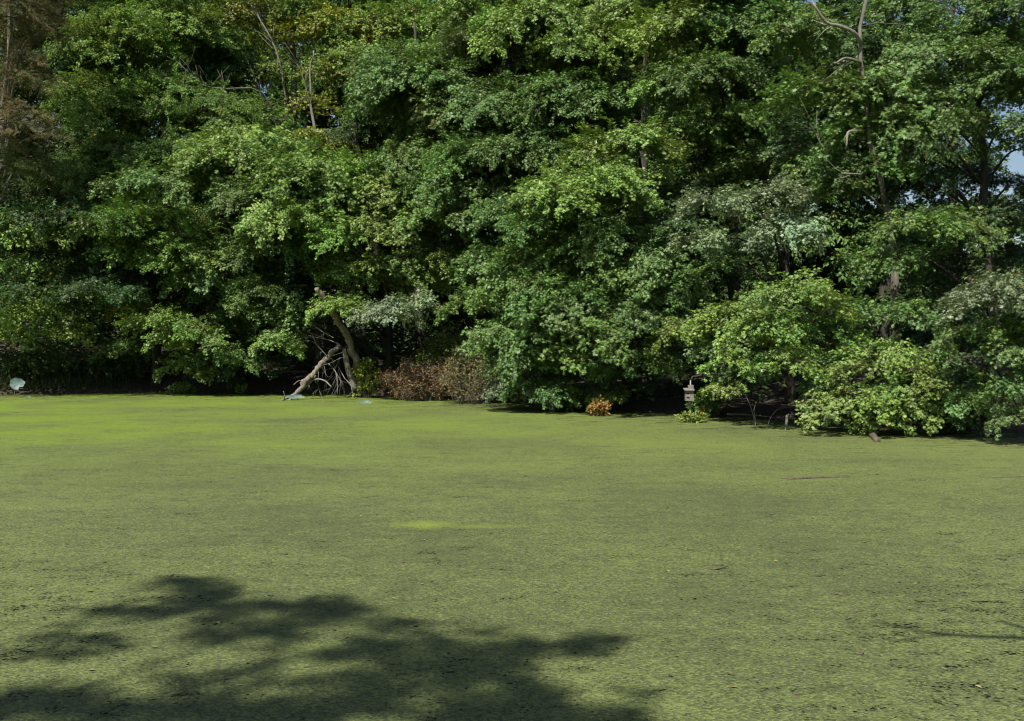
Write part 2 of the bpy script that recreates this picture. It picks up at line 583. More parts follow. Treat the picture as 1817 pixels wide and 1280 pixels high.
bough_set('oak_s', 5, length=1.15, width=1.0, twigs=27, leaf=0.098, kind='oak', per=(6, 9), droop=0.36, jitter=0.45, mats=(M_LEAF, M_TWIG), spacing=0.115)
bough_set('oak_l', 6, length=1.9, width=1.6, twigs=46, leaf=0.098, kind='oak', per=(6, 9), droop=0.36, jitter=0.45, mats=(M_LEAF, M_TWIG), spacing=0.12)
bough_set('oak_xs', 4, length=0.65, width=0.65, twigs=14, leaf=0.095, kind='oak', per=(6, 9), droop=0.36, jitter=0.45, mats=(M_LEAF, M_TWIG), spacing=0.1)
bough_set('soft_xs', 3, length=0.65, width=0.65, twigs=10, leaf=0.095, kind='maple', mats=(M_SOFT, M_TWIG), spacing=0.12)
bough_set('soft_s', 3, length=1.2, width=1.0, twigs=13, leaf=0.098, kind='maple', mats=(M_SOFT, M_TWIG), spacing=0.16, per=(3, 6))
bough_set('soft_l', 4, length=2.1, width=1.6, twigs=22, leaf=0.098, kind='maple', mats=(M_SOFT, M_TWIG), spacing=0.17, per=(3, 6))
for ks, ln_, tw_, ct_ in (('ash_xs', .65, 13, 3), ('ash_s', 1.15, 22, 3), ('ash_l', 1.9, 38, 4)):
    bough_set(ks, ct_, length=ln_, width=ln_ * .85, twigs=tw_, leaf=0.082, kind='oval', mats=(M_SOFT, M_TWIG), spacing=0.10, per=(6, 10), droop=0.32, jitter=0.6)
bough_set('fine', 4, length=1.9, width=1.4, twigs=30, leaf=0.085, kind='needle', mats=(M_DRY, M_TWIG), spacing=0.09, per=(6, 10), jitter=0.9)
bough_set('far', 4, length=2.8, width=2.2, twigs=24, leaf=0.15, kind='oval', mats=(M_SOFT, M_TWIG), spacing=0.16, per=(6, 9))

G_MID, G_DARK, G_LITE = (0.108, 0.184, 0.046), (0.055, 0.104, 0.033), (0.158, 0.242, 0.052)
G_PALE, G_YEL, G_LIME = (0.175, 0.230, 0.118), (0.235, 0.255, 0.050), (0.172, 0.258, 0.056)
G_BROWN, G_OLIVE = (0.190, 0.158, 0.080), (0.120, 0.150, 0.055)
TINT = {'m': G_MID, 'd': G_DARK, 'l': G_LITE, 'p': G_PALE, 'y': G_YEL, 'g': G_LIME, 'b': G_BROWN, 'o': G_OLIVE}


def local(o, p):
    return Vector(p) - o.location


def make_tree(name, label, group, trunk, lobes, kind='oak', bark=M_BARK, extra=5, density=1.0, cat='tree', seed=0, fill=True):
    """trunk: (px, py, depth, radius) from the ground up; lobes: (px, py, depth, rx px, rz px, tint)"""
    rng = np.random.default_rng(seed + 100)
    tp = np.array([list(at(a, b, d)) + [r] for a, b, d, r in trunk])
    tp[0, 2] = float(ground_h(tp[0, 0], tp[0, 1])) - 0.25
    root = empty(name, (tp[0, 0], tp[0, 1], tp[0, 2] + 0.25))
    tag(root, label, cat, group)
    org = np.array(root.location)
    path = smooth_path(tp, 16)
    path[1:-1, :2] += rng.normal(0, 0.04, (len(path) - 2, 2))
    rad = np.maximum(path[:, 3], 0.012).copy()
    rad[0] *= 1.6
    rad[1] *= 1.15
    mb = MB()
    mb.tube(path[:, :3] - org, rad, 10, 0, 0.08, rng)
    tr = mb.build('trunk', bark, root, True)
    # crown
    L3 = []
    for lb in lobes:
        px, py, d, rx, rz, tint = lb[:6]
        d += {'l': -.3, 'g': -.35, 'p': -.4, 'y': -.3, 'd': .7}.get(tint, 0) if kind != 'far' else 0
        c = at(px, py, d)
        L3.append((c, rx * (1.0 if kind in ('far', 'fine') else 1.07) * d / F_PX, rz * (1.0 if kind in ('far', 'fine') else .78) * d / F_PX, tint, lb[6] if len(lb) > 6 else kind))
    front = len(L3)
    for _ in range((extra + 1) // 2):                                   # the rest of the crown, behind and around the boughs in front
        c, rx, rz, tint, kd = L3[rng.integers(front)]
        c2 = c + np.array((rng.normal(0, 0.9), rng.uniform(1.2, 3.2), rng.normal(0.1, 0.6)))
        c2[2] = max(c2[2], 0.9)
        L3.append((c2, rx * rng.uniform(0.9, 1.3), rz * rng.uniform(0.9, 1.3), tint if tint not in 'gyp' else 'm', kd))
    # inner leaves: one mesh
    pos, dr, nr = [], [], []
    for c, rx, rz, tint, kd in L3:
        m = int(26 * rx * rx / 0.8 + 14)
        q = rng.normal(0, 0.42, (m, 3)) * np.array((rx, rx * 0.8, rz)) + c
        pos.append(q)
        dr.append(rng.normal(0, 1, (m, 3)) * np.array((1, 1, 0.4)))
        nr.append(rng.normal(0, 0.6, (m, 3)) + np.array((0, 0, 0.8)))
    pos, dr, nr = np.concatenate(pos), np.concatenate(dr), np.concatenate(nr)
    lk = 'needle' if kind == 'fine' else 'oval'
    v, f = leaf_arrays(pos - org, dr, nr, rng.uniform(0.09, 0.15, len(pos)), lk)
    cr = mesh_obj('crown', v.tolist(), f.tolist(), M_LEAF if kind == 'oak' else M_SOFT, root)
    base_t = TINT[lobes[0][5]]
    cr.color = (base_t[0] * 0.8, base_t[1] * 0.8, base_t[2] * 0.8, 1)  # inner leaves darkened: shade inside the crown put into their colour
    for c, rx, rz, tint, kd in L3:
        # limb from the trunk to the lobe
        hz = c[2] - org[2]
        below = path[path[:, 2] < c[2] + 0.4]
        j = 0
        if len(below):
            dist = np.linalg.norm(below[:, :2] - c[:2], axis=1)
            want = np.maximum(c[2] - 0.30 * dist - 0.1, org[2] + 1.5)
            j = int(np.argmin(np.abs(below[:, 2] - want) + 0.15 * dist))
        a = path[j, :3]
        r0 = min(path[j, 3] * 0.42, 0.015 + 0.014 * np.linalg.norm(c - a))
        mid = (a + c) / 2 + np.array((rng.normal(0, 0.12), rng.normal(0, 0.12), 0.22 * np.linalg.norm((c - a)[:2])))
        lp = smooth_path([list(a) + [r0], list(mid) + [r0 * 0.7], list(c) + [r0 * 0.3]], 8)
        lm = MB()
        lm.tube(lp[:, :3] - org, np.maximum(lp[:, 3], 0.006), 5, 0, 0.05, rng)
        lm.build('limb', bark, tr, True)
        # leafy boughs shingled over the lobe
        n = int(density * (4.5 + 8.6 * rx * rz))
        n = max(2, min(n, 16))
        size_key = '_l' if rx > 1.15 else '_s' if rx > 0.6 else '_xs'
        key = kd if kd in ('fine', 'far') else kd + size_key
        for k in range(n):
            u = (k + 0.5) / n
            phi = k * 2.39996 + rng.uniform(-0.3, 0.3)
            zz = 1.0 - 1.45 * u + rng.uniform(-0.1, 0.1)
            zz = max(-0.6, min(1, zz))
            hr = math.sqrt(max(0, 1 - zz * zz))
            dvec = np.array((math.cos(phi) * hr, math.sin(phi) * hr, zz))
            me = BOUGH[key][rng.integers(len(BOUGH[key]))]
            blen = {'ash_xs': .65, 'ash_s': 1.15, 'ash_l': 1.9, 'oak_xs': .65, 'soft_xs': .65, 'oak_s': 1.15, 'oak_l': 1.9, 'soft_s': 1.2, 'soft_l': 2.1, 'fine': 1.9, 'far': 2.8}[key]
            sc = rng.uniform(0.8, 1.15) * (1.0 if key == 'far' else min(1.15, max(0.5 if key == 'fine' else 0.75, 1.05 * rx / blen)))
            tip = c + dvec * np.array((rx, rx * 0.9, rz))
            yaw = math.atan2(dvec[1], dvec[0]) + rng.normal(0, 0.35)
            pit = 0.35 * zz + rng.normal(-0.14, 0.15)
            fwd = np.array((math.cos(yaw) * math.cos(pit), math.sin(yaw) * math.cos(pit), math.sin(pit)))
            org_b = tip - fwd * blen * sc * 0.88
            if org_b[2] + fwd[2] * blen < 0.25:
                org_b[2] += 0.25
            o = bpy.data.objects.new('bough', me)
            COL.objects.link(o)
            o.parent = cr
            o.location = org_b - org
            o.rotation_euler = (rng.normal(0, 0.22), -pit, yaw)
            o.scale = (sc, sc * rng.uniform(0.85, 1.15), sc)
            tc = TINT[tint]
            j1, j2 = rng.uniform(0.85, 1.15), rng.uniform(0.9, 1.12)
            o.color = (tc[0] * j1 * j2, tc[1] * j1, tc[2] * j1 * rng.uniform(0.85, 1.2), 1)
    return root


def bare_limb(root, pts, bark, sides=6, name='dead_branch', twigs=0, seed=1, parent=None):
    rng = np.random.default_rng(seed)
    org = np.array(root.location)
    p = smooth_path([list(at(a, b, d)) + [r] for a, b, d, r in pts], 12)
    mb = MB()
    mb.tube(p[:, :3] - org, np.maximum(p[:, 3], 0.004), sides, 0, 0.07, rng)
    for _ in range(twigs):
        i = rng.integers(len(p) // 3, len(p) - 1)
        a = p[i, :3] - org
        dv = p[i + 1, :3] - p[i, :3]
        dv = dv / np.linalg.norm(dv) + rng.normal(0, 0.6, 3) + np.array((0, 0, 0.25))
        dv /= np.linalg.norm(dv)
        ln = rng.uniform(0.3, 0.9)
        q = np.array([a, a + dv * ln * 0.5 + rng.normal(0, 0.04, 3), a + dv * ln + rng.normal(0, 0.08, 3)])
        r = max(0.004, p[i, 3] * 0.45)
        mb.tube(q, (r, r * 0.7, r * 0.4), 4, 0)
    return mb.build(name, bark, parent or root, True)

GR = 'trees along the far bank'
# -- big layered oak right of the middle
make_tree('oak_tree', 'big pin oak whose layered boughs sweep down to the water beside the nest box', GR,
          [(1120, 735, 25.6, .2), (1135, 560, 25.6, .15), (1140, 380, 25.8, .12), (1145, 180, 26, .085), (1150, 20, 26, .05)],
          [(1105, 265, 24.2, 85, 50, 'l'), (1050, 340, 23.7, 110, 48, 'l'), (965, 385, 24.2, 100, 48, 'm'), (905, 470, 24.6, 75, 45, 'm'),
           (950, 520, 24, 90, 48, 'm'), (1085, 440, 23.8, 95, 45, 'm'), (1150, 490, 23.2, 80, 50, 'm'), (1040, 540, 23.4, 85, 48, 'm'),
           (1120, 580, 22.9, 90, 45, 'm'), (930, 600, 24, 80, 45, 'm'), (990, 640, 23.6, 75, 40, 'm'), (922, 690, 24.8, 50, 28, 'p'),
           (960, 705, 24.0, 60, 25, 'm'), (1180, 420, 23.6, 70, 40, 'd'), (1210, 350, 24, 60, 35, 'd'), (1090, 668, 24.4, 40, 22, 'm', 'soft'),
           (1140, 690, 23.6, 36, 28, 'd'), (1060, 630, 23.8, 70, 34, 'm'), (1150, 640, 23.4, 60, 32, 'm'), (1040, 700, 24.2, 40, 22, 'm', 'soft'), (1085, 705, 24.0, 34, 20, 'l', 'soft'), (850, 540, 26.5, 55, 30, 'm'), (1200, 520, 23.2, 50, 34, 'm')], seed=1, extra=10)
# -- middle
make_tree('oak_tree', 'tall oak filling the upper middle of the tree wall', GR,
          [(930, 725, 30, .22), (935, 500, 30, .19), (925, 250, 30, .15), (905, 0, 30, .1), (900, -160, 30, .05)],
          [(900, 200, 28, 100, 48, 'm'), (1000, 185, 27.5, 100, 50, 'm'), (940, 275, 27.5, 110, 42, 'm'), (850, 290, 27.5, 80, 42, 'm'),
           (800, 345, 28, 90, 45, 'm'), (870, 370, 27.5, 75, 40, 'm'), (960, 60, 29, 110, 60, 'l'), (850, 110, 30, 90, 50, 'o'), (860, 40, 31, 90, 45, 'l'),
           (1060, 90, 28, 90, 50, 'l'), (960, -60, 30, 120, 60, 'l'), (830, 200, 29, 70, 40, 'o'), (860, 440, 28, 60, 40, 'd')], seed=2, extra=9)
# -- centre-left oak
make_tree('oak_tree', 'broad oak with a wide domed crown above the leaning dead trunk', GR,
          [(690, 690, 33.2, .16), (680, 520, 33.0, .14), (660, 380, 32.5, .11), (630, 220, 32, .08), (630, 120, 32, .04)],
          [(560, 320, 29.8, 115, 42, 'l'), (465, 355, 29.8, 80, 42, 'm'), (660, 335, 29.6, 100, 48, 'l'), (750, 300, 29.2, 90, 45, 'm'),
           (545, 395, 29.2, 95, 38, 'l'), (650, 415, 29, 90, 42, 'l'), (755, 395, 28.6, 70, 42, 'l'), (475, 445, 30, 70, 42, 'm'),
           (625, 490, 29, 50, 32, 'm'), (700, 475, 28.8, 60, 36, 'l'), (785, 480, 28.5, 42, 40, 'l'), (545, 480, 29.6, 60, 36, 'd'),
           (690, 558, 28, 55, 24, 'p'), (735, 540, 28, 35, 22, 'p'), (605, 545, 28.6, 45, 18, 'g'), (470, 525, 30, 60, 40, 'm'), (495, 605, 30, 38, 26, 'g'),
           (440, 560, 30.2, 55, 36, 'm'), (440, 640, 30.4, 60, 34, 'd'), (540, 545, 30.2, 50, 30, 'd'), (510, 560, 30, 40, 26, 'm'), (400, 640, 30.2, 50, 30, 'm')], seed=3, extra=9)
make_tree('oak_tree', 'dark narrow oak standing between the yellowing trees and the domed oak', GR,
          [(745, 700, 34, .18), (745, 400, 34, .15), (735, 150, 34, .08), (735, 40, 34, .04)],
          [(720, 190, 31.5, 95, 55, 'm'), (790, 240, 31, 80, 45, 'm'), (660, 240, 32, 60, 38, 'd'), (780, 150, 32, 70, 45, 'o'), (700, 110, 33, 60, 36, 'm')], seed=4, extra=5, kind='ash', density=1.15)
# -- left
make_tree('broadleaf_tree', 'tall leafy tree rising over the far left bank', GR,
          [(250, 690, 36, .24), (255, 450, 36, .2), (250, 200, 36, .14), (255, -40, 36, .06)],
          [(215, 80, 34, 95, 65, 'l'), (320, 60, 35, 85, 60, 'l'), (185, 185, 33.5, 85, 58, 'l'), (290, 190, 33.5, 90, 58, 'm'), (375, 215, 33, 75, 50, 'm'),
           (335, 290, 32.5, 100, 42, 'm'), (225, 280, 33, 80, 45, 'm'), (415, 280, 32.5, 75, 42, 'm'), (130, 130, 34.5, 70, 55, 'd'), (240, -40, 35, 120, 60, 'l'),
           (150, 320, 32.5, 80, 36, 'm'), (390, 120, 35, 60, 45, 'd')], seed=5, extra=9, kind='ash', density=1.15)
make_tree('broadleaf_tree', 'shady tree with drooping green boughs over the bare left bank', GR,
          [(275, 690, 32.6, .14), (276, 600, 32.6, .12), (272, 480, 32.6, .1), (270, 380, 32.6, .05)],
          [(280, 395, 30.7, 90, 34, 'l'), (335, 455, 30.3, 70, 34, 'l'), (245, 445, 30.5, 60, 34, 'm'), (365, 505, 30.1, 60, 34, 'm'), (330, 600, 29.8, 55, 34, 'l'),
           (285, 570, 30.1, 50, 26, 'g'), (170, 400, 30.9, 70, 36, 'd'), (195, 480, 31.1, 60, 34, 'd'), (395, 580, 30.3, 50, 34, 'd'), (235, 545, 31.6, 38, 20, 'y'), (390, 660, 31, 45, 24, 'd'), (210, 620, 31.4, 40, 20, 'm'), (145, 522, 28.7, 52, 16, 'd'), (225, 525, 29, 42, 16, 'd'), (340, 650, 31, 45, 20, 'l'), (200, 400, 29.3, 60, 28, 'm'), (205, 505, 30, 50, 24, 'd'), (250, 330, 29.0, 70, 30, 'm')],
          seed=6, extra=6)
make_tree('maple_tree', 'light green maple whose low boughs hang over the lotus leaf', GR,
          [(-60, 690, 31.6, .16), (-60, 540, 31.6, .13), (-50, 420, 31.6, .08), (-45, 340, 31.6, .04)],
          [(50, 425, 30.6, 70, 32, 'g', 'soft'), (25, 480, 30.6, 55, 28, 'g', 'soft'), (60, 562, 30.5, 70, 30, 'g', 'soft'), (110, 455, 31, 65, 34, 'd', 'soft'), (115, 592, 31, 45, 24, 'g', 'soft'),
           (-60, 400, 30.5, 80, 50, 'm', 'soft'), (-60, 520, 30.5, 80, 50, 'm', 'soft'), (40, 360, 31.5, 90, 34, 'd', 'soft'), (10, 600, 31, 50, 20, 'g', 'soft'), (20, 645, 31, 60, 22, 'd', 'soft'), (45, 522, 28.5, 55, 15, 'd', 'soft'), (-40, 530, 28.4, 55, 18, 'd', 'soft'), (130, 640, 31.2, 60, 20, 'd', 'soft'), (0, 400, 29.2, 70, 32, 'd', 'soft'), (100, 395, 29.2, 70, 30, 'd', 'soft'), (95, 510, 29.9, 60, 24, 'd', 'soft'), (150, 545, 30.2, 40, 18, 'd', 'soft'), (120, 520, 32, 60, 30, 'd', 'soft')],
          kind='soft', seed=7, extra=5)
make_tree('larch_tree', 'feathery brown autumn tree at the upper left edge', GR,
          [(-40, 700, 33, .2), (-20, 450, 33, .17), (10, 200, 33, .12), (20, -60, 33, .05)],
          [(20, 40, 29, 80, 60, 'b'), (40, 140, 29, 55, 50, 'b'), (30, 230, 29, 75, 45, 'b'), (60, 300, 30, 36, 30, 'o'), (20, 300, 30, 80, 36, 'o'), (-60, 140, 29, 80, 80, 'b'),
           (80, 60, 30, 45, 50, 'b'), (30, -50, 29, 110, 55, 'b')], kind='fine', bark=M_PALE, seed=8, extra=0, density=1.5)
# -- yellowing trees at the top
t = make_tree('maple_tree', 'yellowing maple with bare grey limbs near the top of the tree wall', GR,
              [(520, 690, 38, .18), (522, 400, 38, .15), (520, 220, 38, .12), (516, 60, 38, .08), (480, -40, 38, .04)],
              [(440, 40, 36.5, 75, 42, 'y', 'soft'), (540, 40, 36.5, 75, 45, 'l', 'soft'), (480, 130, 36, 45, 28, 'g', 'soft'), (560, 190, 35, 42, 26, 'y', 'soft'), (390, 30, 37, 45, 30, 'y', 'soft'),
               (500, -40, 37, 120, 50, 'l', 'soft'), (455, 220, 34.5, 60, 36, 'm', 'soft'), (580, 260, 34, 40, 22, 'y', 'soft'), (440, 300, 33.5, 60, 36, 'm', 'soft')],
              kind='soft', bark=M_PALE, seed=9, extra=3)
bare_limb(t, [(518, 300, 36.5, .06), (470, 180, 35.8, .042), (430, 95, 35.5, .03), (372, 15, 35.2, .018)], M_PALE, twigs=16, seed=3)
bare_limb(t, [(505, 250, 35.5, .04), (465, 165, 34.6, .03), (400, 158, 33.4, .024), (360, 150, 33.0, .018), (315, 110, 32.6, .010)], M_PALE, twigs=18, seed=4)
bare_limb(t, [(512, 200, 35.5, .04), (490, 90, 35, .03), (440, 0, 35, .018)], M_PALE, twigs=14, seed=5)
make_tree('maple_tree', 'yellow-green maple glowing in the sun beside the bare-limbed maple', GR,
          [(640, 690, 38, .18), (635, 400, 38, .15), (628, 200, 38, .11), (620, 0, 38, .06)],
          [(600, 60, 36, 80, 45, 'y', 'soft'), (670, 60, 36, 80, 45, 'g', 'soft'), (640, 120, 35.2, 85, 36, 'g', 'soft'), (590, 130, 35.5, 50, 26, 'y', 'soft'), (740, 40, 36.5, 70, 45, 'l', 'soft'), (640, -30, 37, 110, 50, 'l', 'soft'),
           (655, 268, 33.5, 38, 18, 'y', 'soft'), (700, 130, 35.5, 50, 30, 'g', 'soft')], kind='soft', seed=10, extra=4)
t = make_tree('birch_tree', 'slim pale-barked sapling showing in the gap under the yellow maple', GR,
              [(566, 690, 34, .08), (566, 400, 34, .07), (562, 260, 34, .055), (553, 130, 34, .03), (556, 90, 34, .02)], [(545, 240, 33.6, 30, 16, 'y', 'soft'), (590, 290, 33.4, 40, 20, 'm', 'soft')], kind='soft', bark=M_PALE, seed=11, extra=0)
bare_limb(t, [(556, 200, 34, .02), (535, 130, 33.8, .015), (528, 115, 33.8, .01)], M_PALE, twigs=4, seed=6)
# -- right
make_tree('oak_tree', 'leafy oak with dark gaps standing behind the pale-leaved boughs', GR,
          [(1300, 740, 26, .15), (1305, 500, 26, .12), (1300, 250, 26, .09), (1300, 0, 26, .05)],
          [(1255, 150, 24.3, 100, 50, 'm'), (1190, 60, 25, 80, 50, 'l'), (1340, 50, 24.5, 85, 50, 'm'), (1190, 160, 24.4, 60, 36, 'l'), (1290, 225, 24.2, 80, 36, 'm'), (1380, 150, 24, 60, 40, 'd'),
           (1210, 235, 24.4, 60, 36, 'm'), (1370, 230, 24.2, 60, 36, 'd'), (1280, -50, 25, 120, 50, 'm'), (1290, 290, 24.5, 55, 30, 'd'), (1250, 480, 24, 60, 40, 'd')], seed=12, extra=5)
make_tree('oak_tree', 'oak with pale silvery boughs at middle height right of centre', GR,
          [(1400, 750, 23.4, .10), (1395, 560, 23.4, .085), (1390, 400, 23.4, .06), (1380, 330, 23.4, .03)],
          [(1285, 365, 22.2, 72, 28, 'p'), (1385, 348, 21.8, 62, 26, 'p'), (1392, 412, 21.6, 62, 26, 'p'), (1245, 428, 22.2, 45, 24, 'p'), (1460, 310, 21.8, 60, 28, 'm'), (1330, 440, 22.6, 50, 26, 'd')], seed=13, extra=2)
t = make_tree('dead_tree', 'thin half-bare tree with a pale trunk and crooked dead branches', GR,
              [(1600, 760, 21.5, .1), (1590, 560, 21.4, .09), (1577, 380, 21.3, .06), (1545, 250, 21, .05), (1528, 110, 20.8, .04), (1533, 0, 20.8, .032), (1540, -60, 20.8, .03)],
              [(1490, 330, 21.2, 42, 20, 'm'), (1610, 420, 21, 50, 26, 'd')], bark=M_PALE, seed=14, extra=0)
bare_limb(t, [(1529, 78, 20.7, .045), (1515, 58, 20.5, .04), (1488, 46, 20.4, .035), (1466, 40, 20.3, .03), (1440, 2, 20.2, .02)], M_PALE, twigs=2, seed=8)
bare_limb(t, [(1526, 112, 20.7, .035), (1512, 106, 20.5, .03), (1498, 104, 20.4, .025), (1484, 112, 20.3, .015)], M_PALE, twigs=1, seed=9)
bare_limb(t, [(1536, 232, 20.9, .03), (1520, 233, 20.6, .03), (1505, 236, 20.5, .028), (1502, 262, 20.5, .02)], M_PALE, twigs=0, seed=10)
bare_limb(t, [(1475, 292, 20.8, .014), (1462, 270, 20.6, .012), (1448, 238, 20.5, .009), (1436, 220, 20.4, .006)], M_PALE, twigs=3, seed=11)
bare_limb(t, [(1530, 310, 20.9, .022), (1510, 309, 20.6, .02), (1494, 308, 20.5, .014)], M_PALE, twigs=2, seed=12)
make_tree('oak_tree', 'big oak at the upper right with blue sky showing through its crown', GR,
          [(1760, 770, 21.2, .12), (1756, 600, 21.2, .10), (1752, 440, 21.2, .08), (1745, 280, 21.2, .065), (1735, 150, 21.2, .05), (1730, 0, 21.2, .03)],
          [(1430, 70, 22, 75, 50, 'm'), (1475, 175, 21.6, 95, 38, 'm'), (1590, 165, 21, 90, 36, 'm'), (1695, 110, 20.5, 90, 36, 'm'), (1790, 130, 20, 60, 40, 'm'),
           (1570, 240, 20.8, 95, 30, 'm'), (1680, 225, 20.4, 90, 28, 'm'), (1790, 225, 20, 50, 26, 'm'), (1450, 245, 22, 60, 30, 'd'), (1560, 310, 21, 70, 28, 'm'), (1650, 330, 20.5, 70, 28, 'd'),
           (1650, 410, 20, 90, 32, 'm'), (1590, 470, 20.3, 70, 32, 'm'), (1760, 400, 20.5, 60, 34, 'd'), (1790, 30, 20.5, 70, 42, 'm'), (1700, 20, 21, 70, 34, 'm'), (1640, 85, 21.5, 60, 30, 'm'), (1745, 70, 21, 60, 34, 'm'), (1720, 315, 21.6, 50, 22, 'd'), (1800, 330, 21, 32, 24, 'd'), (1815, 400, 20.8, 40, 34, 'm'), (1700, 470, 20.6, 50, 30, 'd'), (1780, 460, 21, 50, 30, 'd'), (1610, 120, 22, 60, 30, 'd'), (1540, 100, 22.5, 50, 32, 'd'), (1840, 160, 20, 60, 60, 'm'), (1815, 262, 20.2, 40, 20, 'm'), (1610, 15, 22, 50, 24, 'm'), (1560, 20, 22.4, 40, 24, 'm')], seed=15, extra=2, density=0.9)
make_tree('oak_tree', 'low oak with a bright green bough arching over the bank right of the nest box', GR,
          [(1500, 765, 21.6, .10), (1498, 660, 21.5, .085), (1480, 570, 21.3, .065), (1450, 520, 21.1, .03)],
          [(1235, 592, 22.6, 66, 24, 'l'), (1320, 565, 21.6, 72, 30, 'l'), (1420, 528, 19.8, 78, 32, 'g'), (1360, 590, 20, 70, 34, 'l'), (1296, 642, 21.6, 40, 30, 'g'), (1400, 650, 19.7, 55, 42, 'l'), (1460, 590, 20, 60, 34, 'm'),
           (1282, 690, 21.6, 24, 18, 'g'), (1340, 650, 20.6, 50, 32, 'd')], seed=16, extra=3)
make_tree('oak_tree', 'rounded oak sapling with bright leaves reaching down to the duckweed', GR,
          [(1590, 770, 20, .09), (1585, 690, 20, .08), (1575, 620, 20, .06), (1570, 560, 20, .03)],
          [(1560, 645, 19.3, 70, 36, 'l'), (1625, 690, 18.8, 60, 42, 'l'), (1520, 720, 18.9, 72, 32, 'l'), (1600, 735, 18.9, 66, 26, 'l'), (1485, 742, 19.4, 42, 18, 'm'), (1475, 680, 19.6, 42, 30, 'm'), (1650, 640, 19.2, 45, 32, 'm'),
           (1570, 560, 19.8, 75, 36, 'm'), (1660, 560, 20, 60, 36, 'd'), (1685, 735, 18.4, 34, 28, 'm')], seed=17, extra=3)
make_tree('oak_tree', 'dark oak bough mass hanging at the right edge over the water', GR,
          [(1752, 790, 18.6, .09), (1748, 700, 18.5, .085), (1752, 640, 18.4, .07), (1770, 540, 18.2, .04)],
          [(1765, 530, 17.6, 75, 38, 'p'), (1725, 595, 17.7, 50, 36, 'm'), (1815, 590, 17.4, 60, 45, 'm'), (1790, 690, 17.3, 50, 45, 'm'), (1725, 715, 17.8, 32, 32, 'm'), (1810, 740, 17, 40, 30, 'm'), (1870, 640, 17, 80, 90, 'm'), (1700, 660, 18.2, 30, 30, 'd')],
          seed=18, extra=2)

make_tree('oak_tree', 'leafy oak farther back on the right, filling the gaps against the sky', GR,
          [(1690, 730, 26, .17), (1695, 450, 26, .14), (1690, 200, 26, .1), (1690, -40, 26, .05)],
          [(1640, 60, 25, 70, 34, 'm'), (1720, 90, 25, 70, 34, 'd'), (1800, 90, 25, 70, 34, 'm'), (1650, 150, 25, 60, 28, 'd'), (1780, 175, 25, 60, 26, 'd'), (1700, 290, 25, 60, 26, 'd'), (1640, 290, 25, 60, 30, 'd'), (1800, 370, 25, 60, 30, 'd'), (1720, 380, 25, 60, 30, 'd'),
           (1640, 400, 25, 60, 34, 'd'), (1700, 500, 25, 60, 40, 'd'), (1790, 480, 25, 70, 40, 'd'), (1640, 560, 25, 60, 40, 'd'), (1760, 600, 25, 80, 50, 'd'), (1860, 60, 25, 60, 50, 'm')], seed=19, extra=0, kind='ash', density=1.1)
# -- second row, seen through the gaps and above
BACK = [(-40, 44), (90, 42), (190, 46), (330, 44), (430, 48), (580, 46), (700, 44), (800, 47), (900, 42), (1010, 40), (1080, 44), (1190, 38), (1270, 42), (1370, 36), (1460, 38), (1560, 34)]
BACK_LABELS = ['behind the feathery brown tree', 'behind the light green maple', 'behind the tall leafy tree on the left', 'behind the drooping shady tree', 'behind the bare-limbed maple', 'behind the slim pale sapling',
               'behind the domed oak', 'behind the dark narrow oak', 'behind the tall middle oak', 'right of the tall middle oak', 'behind the layered pin oak', 'above the nest box', 'behind the pale silvery oak',
               'behind the oak with dark gaps', 'left of the half-bare pale trunk', 'behind the half-bare pale trunk']
for i, (px, d) in enumerate(BACK):
    r = np.random.default_rng(500 + i)
    lob = []
    k = F_PX / d
    top = 15.5 if px < 1300 else 11.5
    for z in np.arange(3.0, top, 1.9):
        for s in range(2):
            lob.append((px + r.uniform(-1.6, 1.6) * k, HORIZON - (z + r.uniform(-.5, .5) - 1.75) * k, d + r.uniform(-2.0, 1.5), r.uniform(1.3, 1.9) * k, r.uniform(.9, 1.3) * k, 'mdd'[r.integers(3)], 'far'))  # mostly the dark tint, in place of shade from the front row
    make_tree('forest_tree', 'second-row forest tree standing ' + BACK_LABELS[i], 'second row of forest trees',
              [(px, 680, d, .2), (px + 8, 400, d, .16), (px - 5, 200, d, .12), (px, HORIZON - (top - 1.75) * k, d, .04)], lob, kind='far', seed=40 + i, extra=0, density=0.36)


# -- far woods: one mass
def woods():
    rng = np.random.default_rng(77)
    n = 130000
    x = rng.uniform(-42, 44, n)
    y = rng.uniform(47, 70, n)
    z = rng.uniform(0, 1, n) ** 1.25
    top = 15 + 2.5 * np.sin(x * 0.7) + 1.5 * np.sin(x * 1.9 + y) - np.clip((x - 11) * 1.3, 0, 8.5)
    top = np.where(x > 15, np.minimum(top, 7.0), top)
    z = z * top + 0.8
    keep = (np.sin(x * 1.3 + z) + np.sin(y * 1.1 - z * 0.8) + np.sin(z * 1.7 + x * 0.4)) > -1.4
    keep |= z < 5
    p = np.stack([x, y, z], 1)[keep]
    low = np.stack([rng.uniform(-46, 44, 36000), rng.uniform(50, 64, 36000), rng.uniform(.3, 5.5, 36000)], 1)
    p = np.concatenate([p, low])
    m = len(p)
    v, f = leaf_arrays(p, rng.normal(0, 1, (m, 3)) * (1, 1, .5), rng.normal(0, .6, (m, 3)) + (0, -.3, .8), rng.uniform(.2, .42, m), 'oval')
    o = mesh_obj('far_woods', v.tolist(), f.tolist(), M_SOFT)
    o.color = (.036, .066, .022, 1)  # leaf colour darkened to stand in for deep shade between the trees
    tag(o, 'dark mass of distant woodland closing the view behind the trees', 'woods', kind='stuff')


woods()


